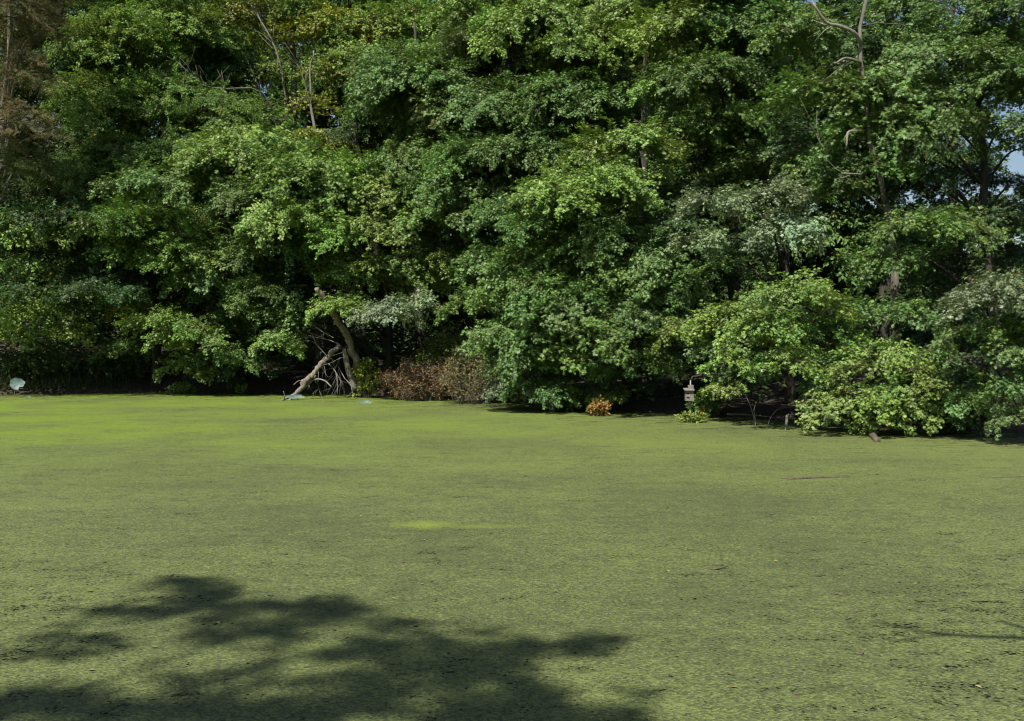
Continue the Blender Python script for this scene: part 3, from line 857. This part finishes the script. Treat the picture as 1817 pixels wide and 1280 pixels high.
# -- undergrowth between the trunks: shaded low brush
def undergrowth():
    rng = np.random.default_rng(78)
    n = 26000
    x = rng.uniform(-20, 13, n)
    dy = rng.uniform(1.6, 9, n)
    y = shore_y(x) + dy
    hmax = 0.5 + 0.45 * np.clip(dy - 1, 0, 5) + 0.5 * np.sin(x * 1.7) * np.sin(y * 1.1)
    keep = (np.sin(x * 2.3 + y) + np.sin(y * 2.1 - x)) > -0.9
    z = ground_h(x, y) + rng.uniform(0, 1, n) * np.maximum(hmax, 0.15)
    p = np.stack([x, y, z], 1)[keep]
    m = len(p)
    v, f = leaf_arrays(p, rng.normal(0, 1, (m, 3)) * (1, 1, .5), rng.normal(0, .6, (m, 3)) + (0, 0, .9), rng.uniform(.08, .2, m), 'oval')
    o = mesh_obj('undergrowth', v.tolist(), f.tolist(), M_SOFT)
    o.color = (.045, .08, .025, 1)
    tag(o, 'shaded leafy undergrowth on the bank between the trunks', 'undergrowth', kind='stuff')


undergrowth()
#--SMALL--
# ------------------------------------------------------------------ near bank trees behind the viewer, whose shade falls on the duckweed
def shaded_from(px, py, h):
    """the point at height h that shades the water at pixel (px, py)"""
    w = on_water(px, py)
    return w + np.array(to_sun) * (h / to_sun.z)


def put_bough(crown, org, pos, yaw, pitch, scale, key, tint, rng):
    me = BOUGH[key][rng.integers(len(BOUGH[key]))]
    o = bpy.data.objects.new('bough', me)
    COL.objects.link(o)
    o.parent = crown
    o.location = np.asarray(pos) - org
    o.rotation_euler = (rng.normal(0, 0.2), -pitch, yaw)
    o.scale = (scale, scale, scale)
    c = np.array(TINT[tint] if isinstance(tint, str) else tint) * rng.uniform(0.85, 1.15)
    o.color = (*c, 1)
    return o


def near_tree():
    rng = np.random.default_rng(31)
    bx, by = -8.2, -5.2
    bz = float(ground_h(bx, by))
    root = empty('oak_tree', (bx, by, bz))
    tag(root, 'oak on the near bank whose leafy shadow lies on the water, standing outside the picture', 'tree')
    org = np.array((bx, by, bz))
    path = smooth_path([(bx, by, bz - .2, .26), (bx + .2, by + .1, 4, .22), (bx + .3, by + .3, 8, .18), (bx + .5, by + .3, 11.5, .11), (bx + .6, by + .4, 14, .04)], 12)
    mb = MB()
    mb.tube(path[:, :3] - org, path[:, 3], 10, 0, .06, rng)
    tr = mb.build('trunk', M_BARK, root, True)
    spots = [(260, 1045, 1), (330, 1062, 1), (410, 1060, 1), (480, 1078, 1.1), (560, 1072, 1), (640, 1080, .9), (700, 1085, .7), (190, 1098, .9), (120, 1088, .5), (260, 1100, 1), (400, 1112, 1), (520, 1115, 1),
             (620, 1128, .8), (760, 1122, .6), (840, 1130, .8), (920, 1140, .8), (1010, 1128, .7), (1070, 1128, .5), (700, 1160, 1), (800, 1165, 1), (900, 1178, 1), (580, 1165, .8), (470, 1160, .5),
             (640, 1200, 1), (760, 1210, 1), (880, 1225, 1), (1000, 1225, .5), (700, 1250, 1.1), (820, 1262, 1.1), (940, 1270, 1), (1060, 1262, .6), (560, 1235, .9), (430, 1215, .6), (330, 1240, .6),
             (40, 1240, .6), (150, 1262, 1), (260, 1275, 1), (420, 1272, 1), (30, 1275, 1), (330, 1195, .6), (1500, 1278, .25), (-80, 1200, 1), (-60, 1270, 1), (600, 1300, 1.2), (800, 1310, 1.2), (1000, 1310, 1.1), (200, 1320, 1.2), (400, 1320, 1.2)]
    lv = MB()
    P = [shaded_from(a, b + 16, rng.uniform(10, 12)) for a, b, _ in spots]
    pos = np.concatenate([p + rng.normal(0, .22, (6, 3)) for p in P])
    v, f = leaf_arrays(pos - org, rng.normal(0, 1, pos.shape), rng.normal(0, .5, pos.shape) + (0, 0, .8), rng.uniform(.09, .14, len(pos)), 'oak')
    cr = mesh_obj('crown', v.tolist(), f.tolist(), M_LEAF, root)
    cr.color = (*G_MID, 1)
    for (a, b, s), p in zip(spots, P):
        for q in range(2 + (s > .95)):
            sc = s * .64 * rng.uniform(.75, 1.15)
            out = p[:2] - org[:2]
            yaw = math.atan2(out[1], out[0]) + rng.normal(0, .7)
            st = np.array((math.cos(yaw), math.sin(yaw), 0)) * .33 * sc
            put_bough(cr, org, p - st + rng.normal(0, .17 * s, 3), yaw, rng.normal(.02, .15), sc, 'oak_xs', 'm', rng)
    for p in P[::4]:
        j = int(np.argmin(np.abs(path[:, 2] - (p[2] - 1.2))))
        a = path[j, :3]
        md = (a + p) / 2 + (0, 0, .35)
        lp = smooth_path([list(a) + [.05], list(md) + [.03], list(p) + [.01]], 8)
        m2 = MB()
        m2.tube(lp[:, :3] - org, lp[:, 3], 5, 0)
        m2.build('limb', M_BARK, tr, True)
    # upper crown, whose shade falls behind the first row of shadow
    for _ in range(26):
        p = org + np.array((rng.normal(-2.2, 1.0), rng.normal(-2.4, .8), rng.uniform(10, 13)))
        put_bough(cr, org, p, rng.uniform(0, 6.28), rng.normal(0, .2), rng.uniform(.8, 1.1), 'oak_l', 'm', rng)


near_tree()


def bare_near_tree():
    rng = np.random.default_rng(32)
    bx, by = 5.6, -2.2
    bz = float(ground_h(bx, by))
    root = empty('dead_tree', (bx, by, bz))
    tag(root, 'bare tree on the near bank whose thin branch shadow crosses the duckweed', 'tree')
    org = np.array((bx, by, bz))
    path = smooth_path([(bx, by, bz - .2, .14), (bx - .1, by, 3, .11), (bx - .3, by + .3, 5.4, .07), (bx - .3, by + .5, 8, .02)], 10)
    mb = MB()
    mb.tube(path[:, :3] - org, path[:, 3], 8, 0, .06, rng)
    mb.build('trunk', M_PALE, root, True)

    def limb(px_pts, start=None):
        q = [list(shaded_from(a, b, h)) + [r] for a, b, h, r in px_pts]
        if start is not None:
            q.insert(0, list(start) + [.06])
        p = smooth_path(q, 16)
        m = MB()
        m.tube(p[:, :3] - org, p[:, 3], 5, 0)
        m.build('limb', M_PALE, root, True)
    limb([(2300, 1150, 5.6, .05), (1990, 1142, 5.8, .04), (1817, 1136, 6, .034), (1690, 1131, 6, .026), (1620, 1121, 6.1, .018), (1550, 1105, 6.1, .010)], path[7, :3])
    limb([(1990, 1142, 5.8, .03), (1880, 1128, 5.9, .026), (1817, 1118, 6, .024), (1765, 1103, 6, .014)])
    limb([(1690, 1131, 6, .016), (1640, 1135, 6, .012), (1590, 1143, 6, .008)])


bare_near_tree()


# ------------------------------------------------------------------ leaning snag and fallen trunk
def log_thing(name, label, pts, bark, cat, sides=9, rough=.12, seed=0, group=None):
    rng = np.random.default_rng(seed)
    q = np.array([list(at(a, b, d)) + [r] for a, b, d, r in pts])
    root = empty(name, (q[0, 0], q[0, 1], max(0, float(ground_h(q[0, 0], q[0, 1])))))
    tag(root, label, cat, group)
    org = np.array(root.location)
    p = smooth_path(q, 30)
    p[:, 3] *= rng.uniform(.82, 1.15, len(p))
    p[1:-1, :3] += rng.normal(0, .018, (len(p) - 2, 3))
    mb = MB()
    mb.tube(p[:, :3] - org, p[:, 3], 11, 0, .22, rng)
    return root, org, p, mb, rng


def twig_spray(root, name, starts, bark, rng, org, ln=(0.4, 1.0), r=.010, droop=-.2, forks=3, spread=.5):
    for a, dv in starts:
        mb = MB()

        def grow(p, d, length, rad, depth):
            pts = [p]
            for k in range(4):
                d = d + rng.normal(0, .16, 3) + np.array((0, 0, droop * .12))
                d = d / np.linalg.norm(d)
                pts.append(pts[-1] + d * length / 4)
            mb.tube(np.array(pts) - org, np.linspace(rad, rad * .45, 5), 4, 0, cap=False)
            if depth > 0:
                for _ in range(forks):
                    i = rng.integers(1, 5)
                    nd = d + rng.normal(0, spread, 3)
                    grow(pts[i], nd / np.linalg.norm(nd), length * rng.uniform(.45, .75), rad * .55, depth - 1)
        grow(np.asarray(a), np.asarray(dv, float) / np.linalg.norm(dv), rng.uniform(*ln), r, 2)
        mb.build(name, bark, root, False)


root, org, p, mb, rng = log_thing('leaning_dead_tree', 'broken dead trunk leaning left over the bank, its base by the yellow-green vine',
                                  [(648, 702, 29.6, .13), (636, 655, 29.4, .105), (622, 612, 29.1, .09), (600, 570, 28.7, .08), (578, 535, 28.3, .07), (562, 512, 28.1, .06)], M_DEAD, 'dead tree', seed=51)
tr = mb.build('trunk', M_DEAD, root, True)
b = bare_limb(root, [(632, 692, 29.3, .09), (618, 655, 29.2, .085), (610, 618, 29.1, .06)], M_DEAD, 8, 'trunk_fork', 0, 5)
twig_spray(root, 'dead_branch', [(at(600, 610, 29.8), (-1, -.2, .35)), (at(592, 600, 29.8), (-.8, .1, .6)), (at(610, 625, 29.8), (-1, -.3, .1)), (at(618, 632, 29.8), (-.7, -.4, -.3)), (at(575, 600, 29.9), (-.9, 0, .2))], M_GREYDEAD, rng, org, (.7, 1.2), .012, 0)

root, org, p, mb, rng = log_thing('fallen_dead_tree', 'pale fallen dead trunk sloping into the duckweed beside the leaning trunk',
                                  [(512, 712, 28.4, .045), (528, 697, 28.5, .06), (541, 678, 28.6, .072), (556, 664, 28.7, .066), (570, 645, 28.8, .075), (586, 630, 28.9, .068), (603, 612, 29.0, .06)], M_DEAD, 'dead tree', seed=52)
mb.build('trunk', M_DEAD, root, True)
bare_limb(root, [(560, 668, 28.9, .05), (545, 682, 28.7, .045), (528, 697, 28.5, .04), (508, 707, 28.2, .03), (499, 711, 28.0, .02)], M_GREYDEAD, 6, 'dead_branch', 0, 7)
bare_limb(root, [(552, 676, 28.8, .022), (565, 673, 28.6, .022), (578, 677, 28.5, .02), (588, 687, 28.4, .016)], M_PALE, 6, 'dead_branch', 0, 8)
bare_limb(root, [(503, 709, 28.1, .02), (505, 702, 28.05, .016), (503, 695, 28.0, .012)], M_GREYDEAD, 5, 'dead_branch', 0, 9)
bare_limb(root, [(522, 697, 28.4, .010), (518, 708, 28.3, .008), (510, 718, 28.0, .006)], M_DEAD, 5, 'dead_branch', 0, 10)
bare_limb(root, [(538, 677, 28.9, .014), (530, 676, 28.8, .012), (521, 683, 28.7, .008)], M_GREYDEAD, 5, 'dead_branch', 0, 11)
bare_limb(root, [(582, 645, 29.2, .016), (592, 655, 29, .013), (598, 668, 28.9, .011), (599, 700, 28.8, .008)], M_GREYDEAD, 5, 'dead_branch', 2, 12)
bare_limb(root, [(600, 650, 29.2, .014), (612, 672, 29, .012), (622, 682, 28.9, .011), (626, 700, 28.8, .008)], M_GREYDEAD, 5, 'dead_branch', 3, 13)
twig_spray(root, 'dead_twigs', [(at(575, 650, 29.1), (.25, -.2, -1)), (at(590, 640, 29.1), (.5, -.2, -1)), (at(565, 655, 29.1), (.1, -.4, -.8)), (at(600, 655, 29.2), (.4, -.2, -.8)), (at(580, 632, 29.3), (-.6, -.2, .7)), (at(612, 645, 29.3), (.3, -.1, -.9))], M_GREYDEAD, rng, org, (.5, .9), .009, -1)


# ------------------------------------------------------------------ shrubs, vine and bank plants
def make_shrub(name, label, px, d, base_py, rx_px, h_px, tint, leaf, kind, mat, n_stem=22, per=14, twig=M_TWIG, depth=None, cat='shrub', seed=0, arch=.6, leaf_z=.6, group=None, r_stem=.008):
    rng = np.random.default_rng(seed)
    k = d / F_PX
    c = at(px, base_py, d)
    gz = max(0.0, float(ground_h(c[0], c[1])))
    root = empty(name, (c[0], c[1], gz))
    tag(root, label, cat, group)
    rx, h = rx_px * k, h_px * k
    ry = depth or rx * .7
    st = MB()
    pos, dr = [], []
    for i in range(n_stem):
        a = rng.uniform(0, 2 * math.pi)
        rr = math.sqrt(rng.uniform(0, 1))
        tip = np.array((math.cos(a) * rr * rx, math.sin(a) * rr * ry, h * (1 - .55 * rr ** 2) * rng.uniform(.75, 1.08)))
        b0 = np.array((tip[0] * rng.uniform(.25, .6), tip[1] * rng.uniform(.25, .6), -.08))
        md = b0 * .45 + tip * .55 + np.array((0, 0, h * arch * .25)) + rng.normal(0, .05 * h, 3)
        pth = smooth_path([b0, md, tip], 8)
        st.tube(pth, np.linspace(r_stem, r_stem * .35, len(pth)), 4, 0, cap=False)
        for q in range(per):
            j = rng.integers(2, len(pth))
            s0 = pth[j]
            dv = rng.normal(0, 1, 3) * (1, 1, .6) + (0, 0, .25)
            dv /= np.linalg.norm(dv)
            ln = h * rng.uniform(.10, .26)
            e = s0 + dv * ln
            st.tube(np.array([s0, (s0 + e) / 2 + rng.normal(0, .02, 3), e]), (r_stem * .35, r_stem * .3, r_stem * .2), 3, 0, cap=False)
            m = rng.integers(3, 7)
            tt = rng.uniform(.25, 1, m)[:, None]
            pos.append(s0 + (e - s0) * tt + rng.normal(0, .015, (m, 3)))
            dr.append(dv + rng.normal(0, .8, (m, 3)))
    st.build('stems', twig, root)
    pos, dr = np.concatenate(pos), np.concatenate(dr)
    v, f = leaf_arrays(pos, dr, rng.normal(0, .6, pos.shape) + (0, -.15, leaf_z), leaf * rng.uniform(.6, 1.2, len(pos)), kind)
    fo = mesh_obj('foliage', v.tolist(), f.tolist(), mat, root)
    fo.color = (*tint, 1)
    return root


RUST = (0.235, 0.140, 0.070)
make_shrub('shrub', 'twiggy russet-brown shrub spreading over the water right of the vine', 745, 28.2, 706, 78, 78, RUST, .055, 'oval', M_DRY, 60, 26, M_DEAD, seed=61, arch=.3, r_stem=.007)
make_shrub('shrub', 'brown and green shrub between the russet shrub and the layered oak', 835, 27.0, 714, 62, 96, (.17, .145, .06), .06, 'oval', M_DRY, 46, 24, M_DEAD, seed=62, arch=.5, r_stem=.007)
make_shrub('shrub', 'green leafy shrub rising behind the russet shrub', 800, 29.6, 700, 66, 118, G_LITE, .075, 'oval', M_SOFT, 40, 20, seed=63)
make_shrub('vine', 'bright yellow-green vine climbing beside the leaning dead trunk', 652, 29.2, 704, 15, 78, (.26, .33, .05), .075, 'maple', M_SOFT, 13, 15, seed=64, cat='vine')
make_shrub('shrub', 'small orange-leaved shrub at the waterline left of the nest box', 1062, 22.9, 736, 17, 32, (.56, .31, .12), .07, 'oval', M_TURN, 16, 14, seed=65)
make_shrub('bank_plant', 'low yellow-green plant at the foot of the nest box pole', 1228, 21.3, 748, 24, 18, (.19, .23, .06), .085, 'oval', M_SOFT, 20, 10, seed=66, cat='plant')
make_shrub('shrub', 'dark green shrub just right of the nest box', 1250, 22.7, 742, 30, 45, G_MID, .09, 'maple', M_SOFT, 18, 12, seed=67)
make_shrub('shrub', 'little leafy shrub under the drooping tree on the left bank', 322, 31.3, 698, 30, 20, G_LITE, .085, 'oval', M_SOFT, 14, 10, seed=68)
make_shrub('bank_plant', 'single sprig of leaves at the waterline left of the fallen trunk', 428, 31.2, 697, 9, 20, G_LITE, .10, 'oval', M_SOFT, 4, 6, seed=69, cat='plant')
make_shrub('shrub', 'pale bush growing on the shaded left bank', 205, 33.6, 655, 42, 34, G_LITE, .08, 'oval', M_SOFT, 22, 12, seed=70)
make_shrub('shrub', 'thin reddish-brown weed clump on the left bank', 155, 33.4, 650, 34, 62, (.10, .05, .035), .05, 'needle', M_DRY, 26, 16, seed=71, r_stem=.006)
make_shrub('shrub', 'low leafy bush beneath the light green maple', 80, 33.0, 650, 45, 46, G_LIME, .08, 'maple', M_SOFT, 24, 14, seed=72)


make_shrub('shrub', 'low shrub added to darken the left bank behind the raised lotus leaf', 45, 31.9, 690, 60, 44, G_DARK, .085, 'oval', M_SOFT, 26, 14, seed=73)  # dark shrubs added along here to stand in for the bank's shade
make_shrub('shrub', 'low shrub added to darken the left bank below the reddish weed clump', 150, 32.3, 690, 58, 40, G_DARK, .085, 'oval', M_SOFT, 26, 14, seed=74)
make_shrub('shrub', 'low shrub added to darken the bank at the foot of the drooping tree', 238, 32.6, 690, 40, 40, G_DARK, .085, 'maple', M_SOFT, 20, 13, seed=75)
make_shrub('shrub', 'dark leafy shrub on the right bank behind the right-edge bough mass', 1700, 18.9, 775, 50, 60, G_DARK, .09, 'oval', M_SOFT, 22, 14, seed=76)


def grass():
    rng = np.random.default_rng(80)
    n = 9000
    x = rng.uniform(-17.5, -11.3, n)
    y = shore_y(x) + rng.uniform(0.15, 3.4, n)
    z = ground_h(x, y)
    h = rng.uniform(.12, .38, n)
    a = rng.uniform(0, 2 * math.pi, n)
    w = .010
    b0 = np.stack([x, y, z - .02], 1)
    side = np.stack([np.cos(a), np.sin(a), 0 * a], 1) * w
    lean = np.stack([rng.normal(0, .12, n), rng.normal(-.05, .12, n), h], 1)
    v = np.stack([b0 - side, b0 + side, b0 + lean * .6 + side * .6, b0 + lean], 1).reshape(-1, 3)
    i = np.arange(n)[:, None] * 4
    f = np.concatenate([i + (0, 1, 2), i + (0, 2, 3)])
    o = mesh_obj('bank_grass', v.tolist(), f.tolist(), M_SOFT)
    o.color = (.06, .085, .025, 1)
    tag(o, 'rough grass along the top of the shaded left bank', 'grass', kind='stuff')


grass()


# ------------------------------------------------------------------ nest box on its pole
M_WOOD = plain_material('weathered_wood', (0.13, 0.118, 0.10), (0.235, 0.22, 0.195), 30, .85, .2, .3)
M_HOLE = plain_material('hole_dark', (0.012, 0.011, 0.010), (0.02, 0.018, 0.016))
M_METAL = plain_material('galvanised_pole', (0.16, 0.16, 0.155), (0.26, 0.26, 0.25), 20, .5, .5, .05)


def nest_box():
    d = 21.5
    k = d / F_PX
    c = at(1223, 702, d)
    gz = max(0.0, float(ground_h(c[0], c[1])))
    root = empty('nest_box', (c[0], c[1], gz))
    tag(root, 'weathered grey wooden nest box on a metal pole at the waterline', 'nest box')
    o = np.array(root.location)
    w, h, dep = 14 * k, 18.5 * k, 13 * k
    cz = c[2] - o[2]
    m = MB()                                                   # hollow box with a round hole in the front board
    seg = 14
    r = 1.6 * k
    hx, hz = -3.2 * k, cz + 3.6 * k
    ring = [(hx + r * math.cos(t), -dep / 2, hz + r * math.sin(t)) for t in np.arange(seg) / seg * 2 * math.pi]
    outer = []
    for t in np.arange(seg) / seg * 2 * math.pi:
        dx, dz = math.cos(t), math.sin(t)
        kx = ((w / 2 - hx) / dx) if dx > 1e-6 else ((-w / 2 - hx) / dx if dx < -1e-6 else 1e9)
        kz = ((cz + h / 2 - hz) / dz) if dz > 1e-6 else ((cz - h / 2 - hz) / dz if dz < -1e-6 else 1e9)
        q = min(kx, kz)
        outer.append((hx + dx * q, -dep / 2, hz + dz * q))
    v = ring + outer
    m.add(v, [(i, (i + 1) % seg, seg + (i + 1) % seg, seg + i) for i in range(seg)])
    front = m.build('front_board', M_WOOD, root)
    m = MB()
    m.box((-w / 2 + .008, .012, cz), (.016, dep - .02, h))
    m.build('side_board', M_WOOD, root)
    m = MB()
    m.box((w / 2 - .008, .012, cz), (.016, dep - .02, h))
    m.build('side_board', M_WOOD, root)
    m = MB()
    m.box((0, dep / 2 - .006, cz), (w - .036, .012, h + .03))
    m.build('back_board', M_WOOD, root)
    m = MB()
    m.box((0, 0, cz - h / 2 + .008), (w - .036, dep - .03, .012))
    m.build('floor_board', M_WOOD, root)
    m = MB()
    rot = Matrix.Rotation(math.radians(8), 3, 'X')
    m.box((-1.0 * k, -.02, cz + h / 2 + .018), (17.5 * k, dep + .06, .018), 0, np.array(rot))
    m.build('roof', M_WOOD, root)
    m = MB()
    m.box((2.8 * k, .02, cz + h / 2 + .065), (9.5 * k, .05, .072))
    m.build('mounting_block', M_WOOD, root)
    m = MB()
    m.box((-3.2 * k, -dep / 2 - .008, cz - 2.6 * k), (5 * k, .014, .012))
    m.build('perch', M_HOLE, root)
    m = MB()
    m.tube([(3.4 * k, dep / 2 + .016, -.4), (3.4 * k, dep / 2 + .016, cz + h / 2 + .19)], (.013, .013), 8)
    m.build('pole', M_METAL, root, True)


nest_box()

# ------------------------------------------------------------------ lotus leaves
M_LOTUS = plain_material('lotus_leaf', (0.060, 0.110, 0.098), (0.13, 0.185, 0.165), 9, .6, .4, .2)
M_STALK = plain_material('lotus_stalk', (0.10, 0.11, 0.06), (0.20, 0.18, 0.11), 20, .8)


def lotus(label, px, py, base, wpx, hpx, d, face, seed, group='lotus leaves at the far shore'):
    rng = np.random.default_rng(seed)
    k = d / F_PX
    c = at(px, py, d)
    bpt = at(base[0], base[1], d)
    bpt[2] = 0
    root = empty('lotus_leaf', bpt)
    tag(root, label, 'lotus leaf', group)
    org = np.array(root.location)
    n = Vector(face).normalized()
    a = n.cross(Vector((0, 0, 1))).normalized() * -1
    b = n.cross(a).normalized()
    if b.z < 0:
        b = -b
    rw, rh = wpx * k / 2, hpx * k / 2
    seg, rings = 28, 5
    v = [(0, 0, 0)]
    prof = rng.normal(0, .05, seg)
    for i in range(1, rings + 1):
        t = i / rings
        for j in range(seg):
            th = j / seg * 2 * math.pi
            notch = 1 - .28 * math.exp(-((th - 5.2) / .16) ** 2)
            rad = t * (1 + .06 * math.sin(3 * th + seed) + .03 * math.sin(8 * th) + prof[j]) * (1 if t < .7 else notch)
            z = -.10 * (1 - t * t) * rw * 2 + .05 * rw * math.sin(5 * th + seed) * t * t
            v.append(tuple(Vector(c) - Vector(org) + a * (math.cos(th) * rad * rw) + b * (math.sin(th) * rad * rh) + n * z))
    v[0] = tuple(Vector(c) - Vector(org) - n * (.2 * rw))
    f = [(0, 1 + j, 1 + (j + 1) % seg) for j in range(seg)]
    for i in range(rings - 1):
        for j in range(seg):
            j2 = (j + 1) % seg
            f.append((1 + i * seg + j, 1 + (i + 1) * seg + j, 1 + (i + 1) * seg + j2, 1 + i * seg + j2))
    mesh_obj('blade', v, f, M_LOTUS, root, smooth=True)
    m = MB()
    top = np.array(v[0])
    m.tube(smooth_path([(0, 0, -.2), top * (.3, .3, .5), top * (.9, .9, .8), top], 8), .008, 6)
    m.build('stalk', M_STALK, root, True)


lotus('round pale lotus leaf raised on a thin stalk at the left edge', 30, 681, (24, 705), 25, 21, 29.4, (.25, -1, .25), 1)
lotus('grey-green lotus leaf lying tilted under the fallen dead trunk', 525, 704, (530, 708), 30, 10, 28.2, (.1, -.75, .8), 2)
lotus('blue-green lotus leaf floating alone below the yellow-green vine', 648, 714, (650, 717), 23, 10, 26.9, (.1, -.6, .8), 3)
lotus('tiny curled lotus leaf on the water right of the raised lotus leaf', 49, 705, (50, 707), 11, 4, 29.0, (.2, -.5, .9), 4)

# ------------------------------------------------------------------ stakes, stems, sticks and logs
M_STICK = bark_material('wet_stick', (0.035, 0.028, 0.02), (0.15, 0.115, 0.08), 30, .3)


def stick(name, label, pts, radii, mat, cat, group=None, sides=6, seed=0, rough=.1):
    rng = np.random.default_rng(seed)
    p = np.array(pts, float)
    q = smooth_path(np.column_stack([p, radii]), 12)
    org = q[0, :3].copy()
    mb = MB()
    mb.tube(q[:, :3] - org, q[:, 3], sides, 0, rough, rng)
    o = mb.build(name, mat, None, True)
    o.location = org
    tag(o, label, cat, group)
    return o


def wz(px, py, z=0.0):
    q = on_water(px, py)
    q[2] = z
    return q


d0 = 19.6
stick('stake', 'short pale broken stake standing in the duckweed before the dark bank', [at(1394, 768, d0) - (0, 0, .2), at(1394, 764, d0), at(1396, 750, d0), at(1397, 738, d0), at(1401, 736, d0)], (.032, .03, .027, .025, .012), M_PALE, 'stake', seed=90)
stick('stem', 'thin dead stem curving left out of the shallows', [at(1340, 752, 20.6) - (0, 0, .15), at(1338, 745, 20.6), at(1332, 722, 20.6), at(1325, 706, 20.6), at(1316, 694, 20.6)], (.009, .009, .008, .007, .004), M_PALE, 'stem', 'thin stems in the shallows', 5, 91)
stick('stem', 'shorter upright dead stem in the shallows left of the stake', [at(1341, 752, 20.5) - (0, 0, .15), at(1340, 745, 20.5), at(1338, 728, 20.5), at(1342, 713, 20.5)], (.009, .009, .008, .004), M_PALE, 'stem', 'thin stems in the shallows', 5, 92)
stick('stem', 'arching brown stem bending right between the thin stems and the stake', [at(1362, 756, 20.2) - (0, 0, .15), at(1364, 750, 20.2), at(1371, 736, 20.2), at(1380, 727, 20.2), at(1391, 725, 20.2)], (.008, .008, .007, .006, .003), M_DEAD, 'stem', 'thin stems in the shallows', 5, 93)
stick('stick', 'long straight stick floating on the duckweed at the right', [wz(1386, 851, .008), wz(1410, 852.5, .012), wz(1450, 850, .012), wz(1508, 848.5, .006)], (.010, .018, .016, .006), M_STICK, 'stick', seed=94)
stick('log', 'short dark log end floating off the right bank', [wz(1540, 768, .02), wz(1546, 774, .03), wz(1556, 785, .02)], (.05, .06, .055), M_STICK, 'log', seed=95, sides=8)
stick('stick', 'thin branch lying on the water near the right edge', [wz(1735, 848, .006), wz(1775, 849, .008), wz(1830, 847, .006)], (.004, .006, .004), M_STICK, 'stick', seed=96)
stick('stick', 'dark forked twig half sunk in the middle right of the pond', [wz(1245, 1011, .004), wz(1268, 1015, .012), wz(1290, 1012, .02)], (.004, .008, .005), M_STICK, 'stick', seed=97)
for i, (a, b, d, r, lab) in enumerate([((60, 654), (165, 658), 33, .03, 'pale fallen branch lying along the left bank nearest the picture edge'), ((155, 652), (275, 660), 32.7, .05, 'pale fallen log lying on the left bank under the drooping tree'),
                                      ((480, 662), (545, 660), 32.8, .06, 'pale log on the bank behind the fallen dead trunk'), ((1230, 712), (1330, 708), 23.6, .03, 'pale fallen branch on the dark bank right of the nest box'),
                                      ((1290, 735), (1380, 742), 21.6, .025, 'thin fallen branch at the waterline behind the thin stems')]):
    p0, p1 = at(*a, d), at(*b, d + .4)
    md = (p0 + p1) / 2
    for q in (p0, md, p1):
        q[2] = max(0, float(ground_h(q[0], q[1]))) + r * .6 if False else q[2]
    stick('fallen_branch', lab, [p0, md + (0, 0, .02), p1], (r * .8, r * .7, r * .4), M_PALE, 'branch', seed=100 + i)
TW = [(745, 921, 10, 'tiny dark twig just above the bright duckweed patch'), (694, 958, 9, 'tiny dark twig just below and left of the bright duckweed patch'),
      (712, 1002, 14, 'dark twig midway between the bright duckweed patch and the tree shadow'), (985, 969, 12, 'thin dark twig right of the bright duckweed patch'),
      (1095, 1137, 14, 'dark twig off the right tip of the tree shadow'), (1490, 1062, 24, 'longest of the dark twigs, floating above the thin branch shadow'),
      (1520, 1090, 12, 'short twig between the longest twig and the thin branch shadow'), (1525, 1165, 15, 'dark twig floating just below the thin branch shadow'),
      (400, 1210, 14, 'dark twig among the sunlit gaps of the tree shadow'), (208, 940, 9, 'tiny twig alone on the open duckweed well above the tree shadow'),
      (60, 985, 10, 'tiny twig by the left edge above the tree shadow'), (1415, 1240, 17, 'dark twig near the bottom edge right of the tree shadow')]
for i, (px, py, ln, lab) in enumerate(TW):
    r = np.random.default_rng(200 + i)
    a = r.uniform(-.35, .35)
    q0, q1 = wz(px - ln * .5, py - ln * .18 * a, .006), wz(px + ln * .5, py + ln * .18 * a, .006)
    md = (q0 + q1) / 2 + (0, r.normal(0, .02), .004)
    stick('twig', lab, [q0, md, q1], (.004, .007, .003), M_STICK, 'twig', 'twigs floating on the duckweed', 5, 300 + i)


def floating_bits():
    rng = np.random.default_rng(81)
    n = 170
    y = rng.uniform(5, 26, n)
    x = rng.uniform(-.5, .5, n) * y
    keep = (y < shore_y(x) - 2)
    p = np.stack([x, y, np.full(n, .011)], 1)[keep]
    m = len(p)
    v, f = leaf_arrays(p, rng.normal(0, 1, (m, 3)) * (1, 1, .05), rng.normal(0, .12, (m, 3)) + (0, 0, 1), rng.uniform(.015, .05, m), 'oval')
    o = mesh_obj('floating_leaves', v.tolist(), f.tolist(), M_DRY)
    o.color = (.22, .20, .08, 1)
    tag(o, 'scattered fallen leaf bits floating on the duckweed', 'leaves', kind='stuff')


floating_bits()
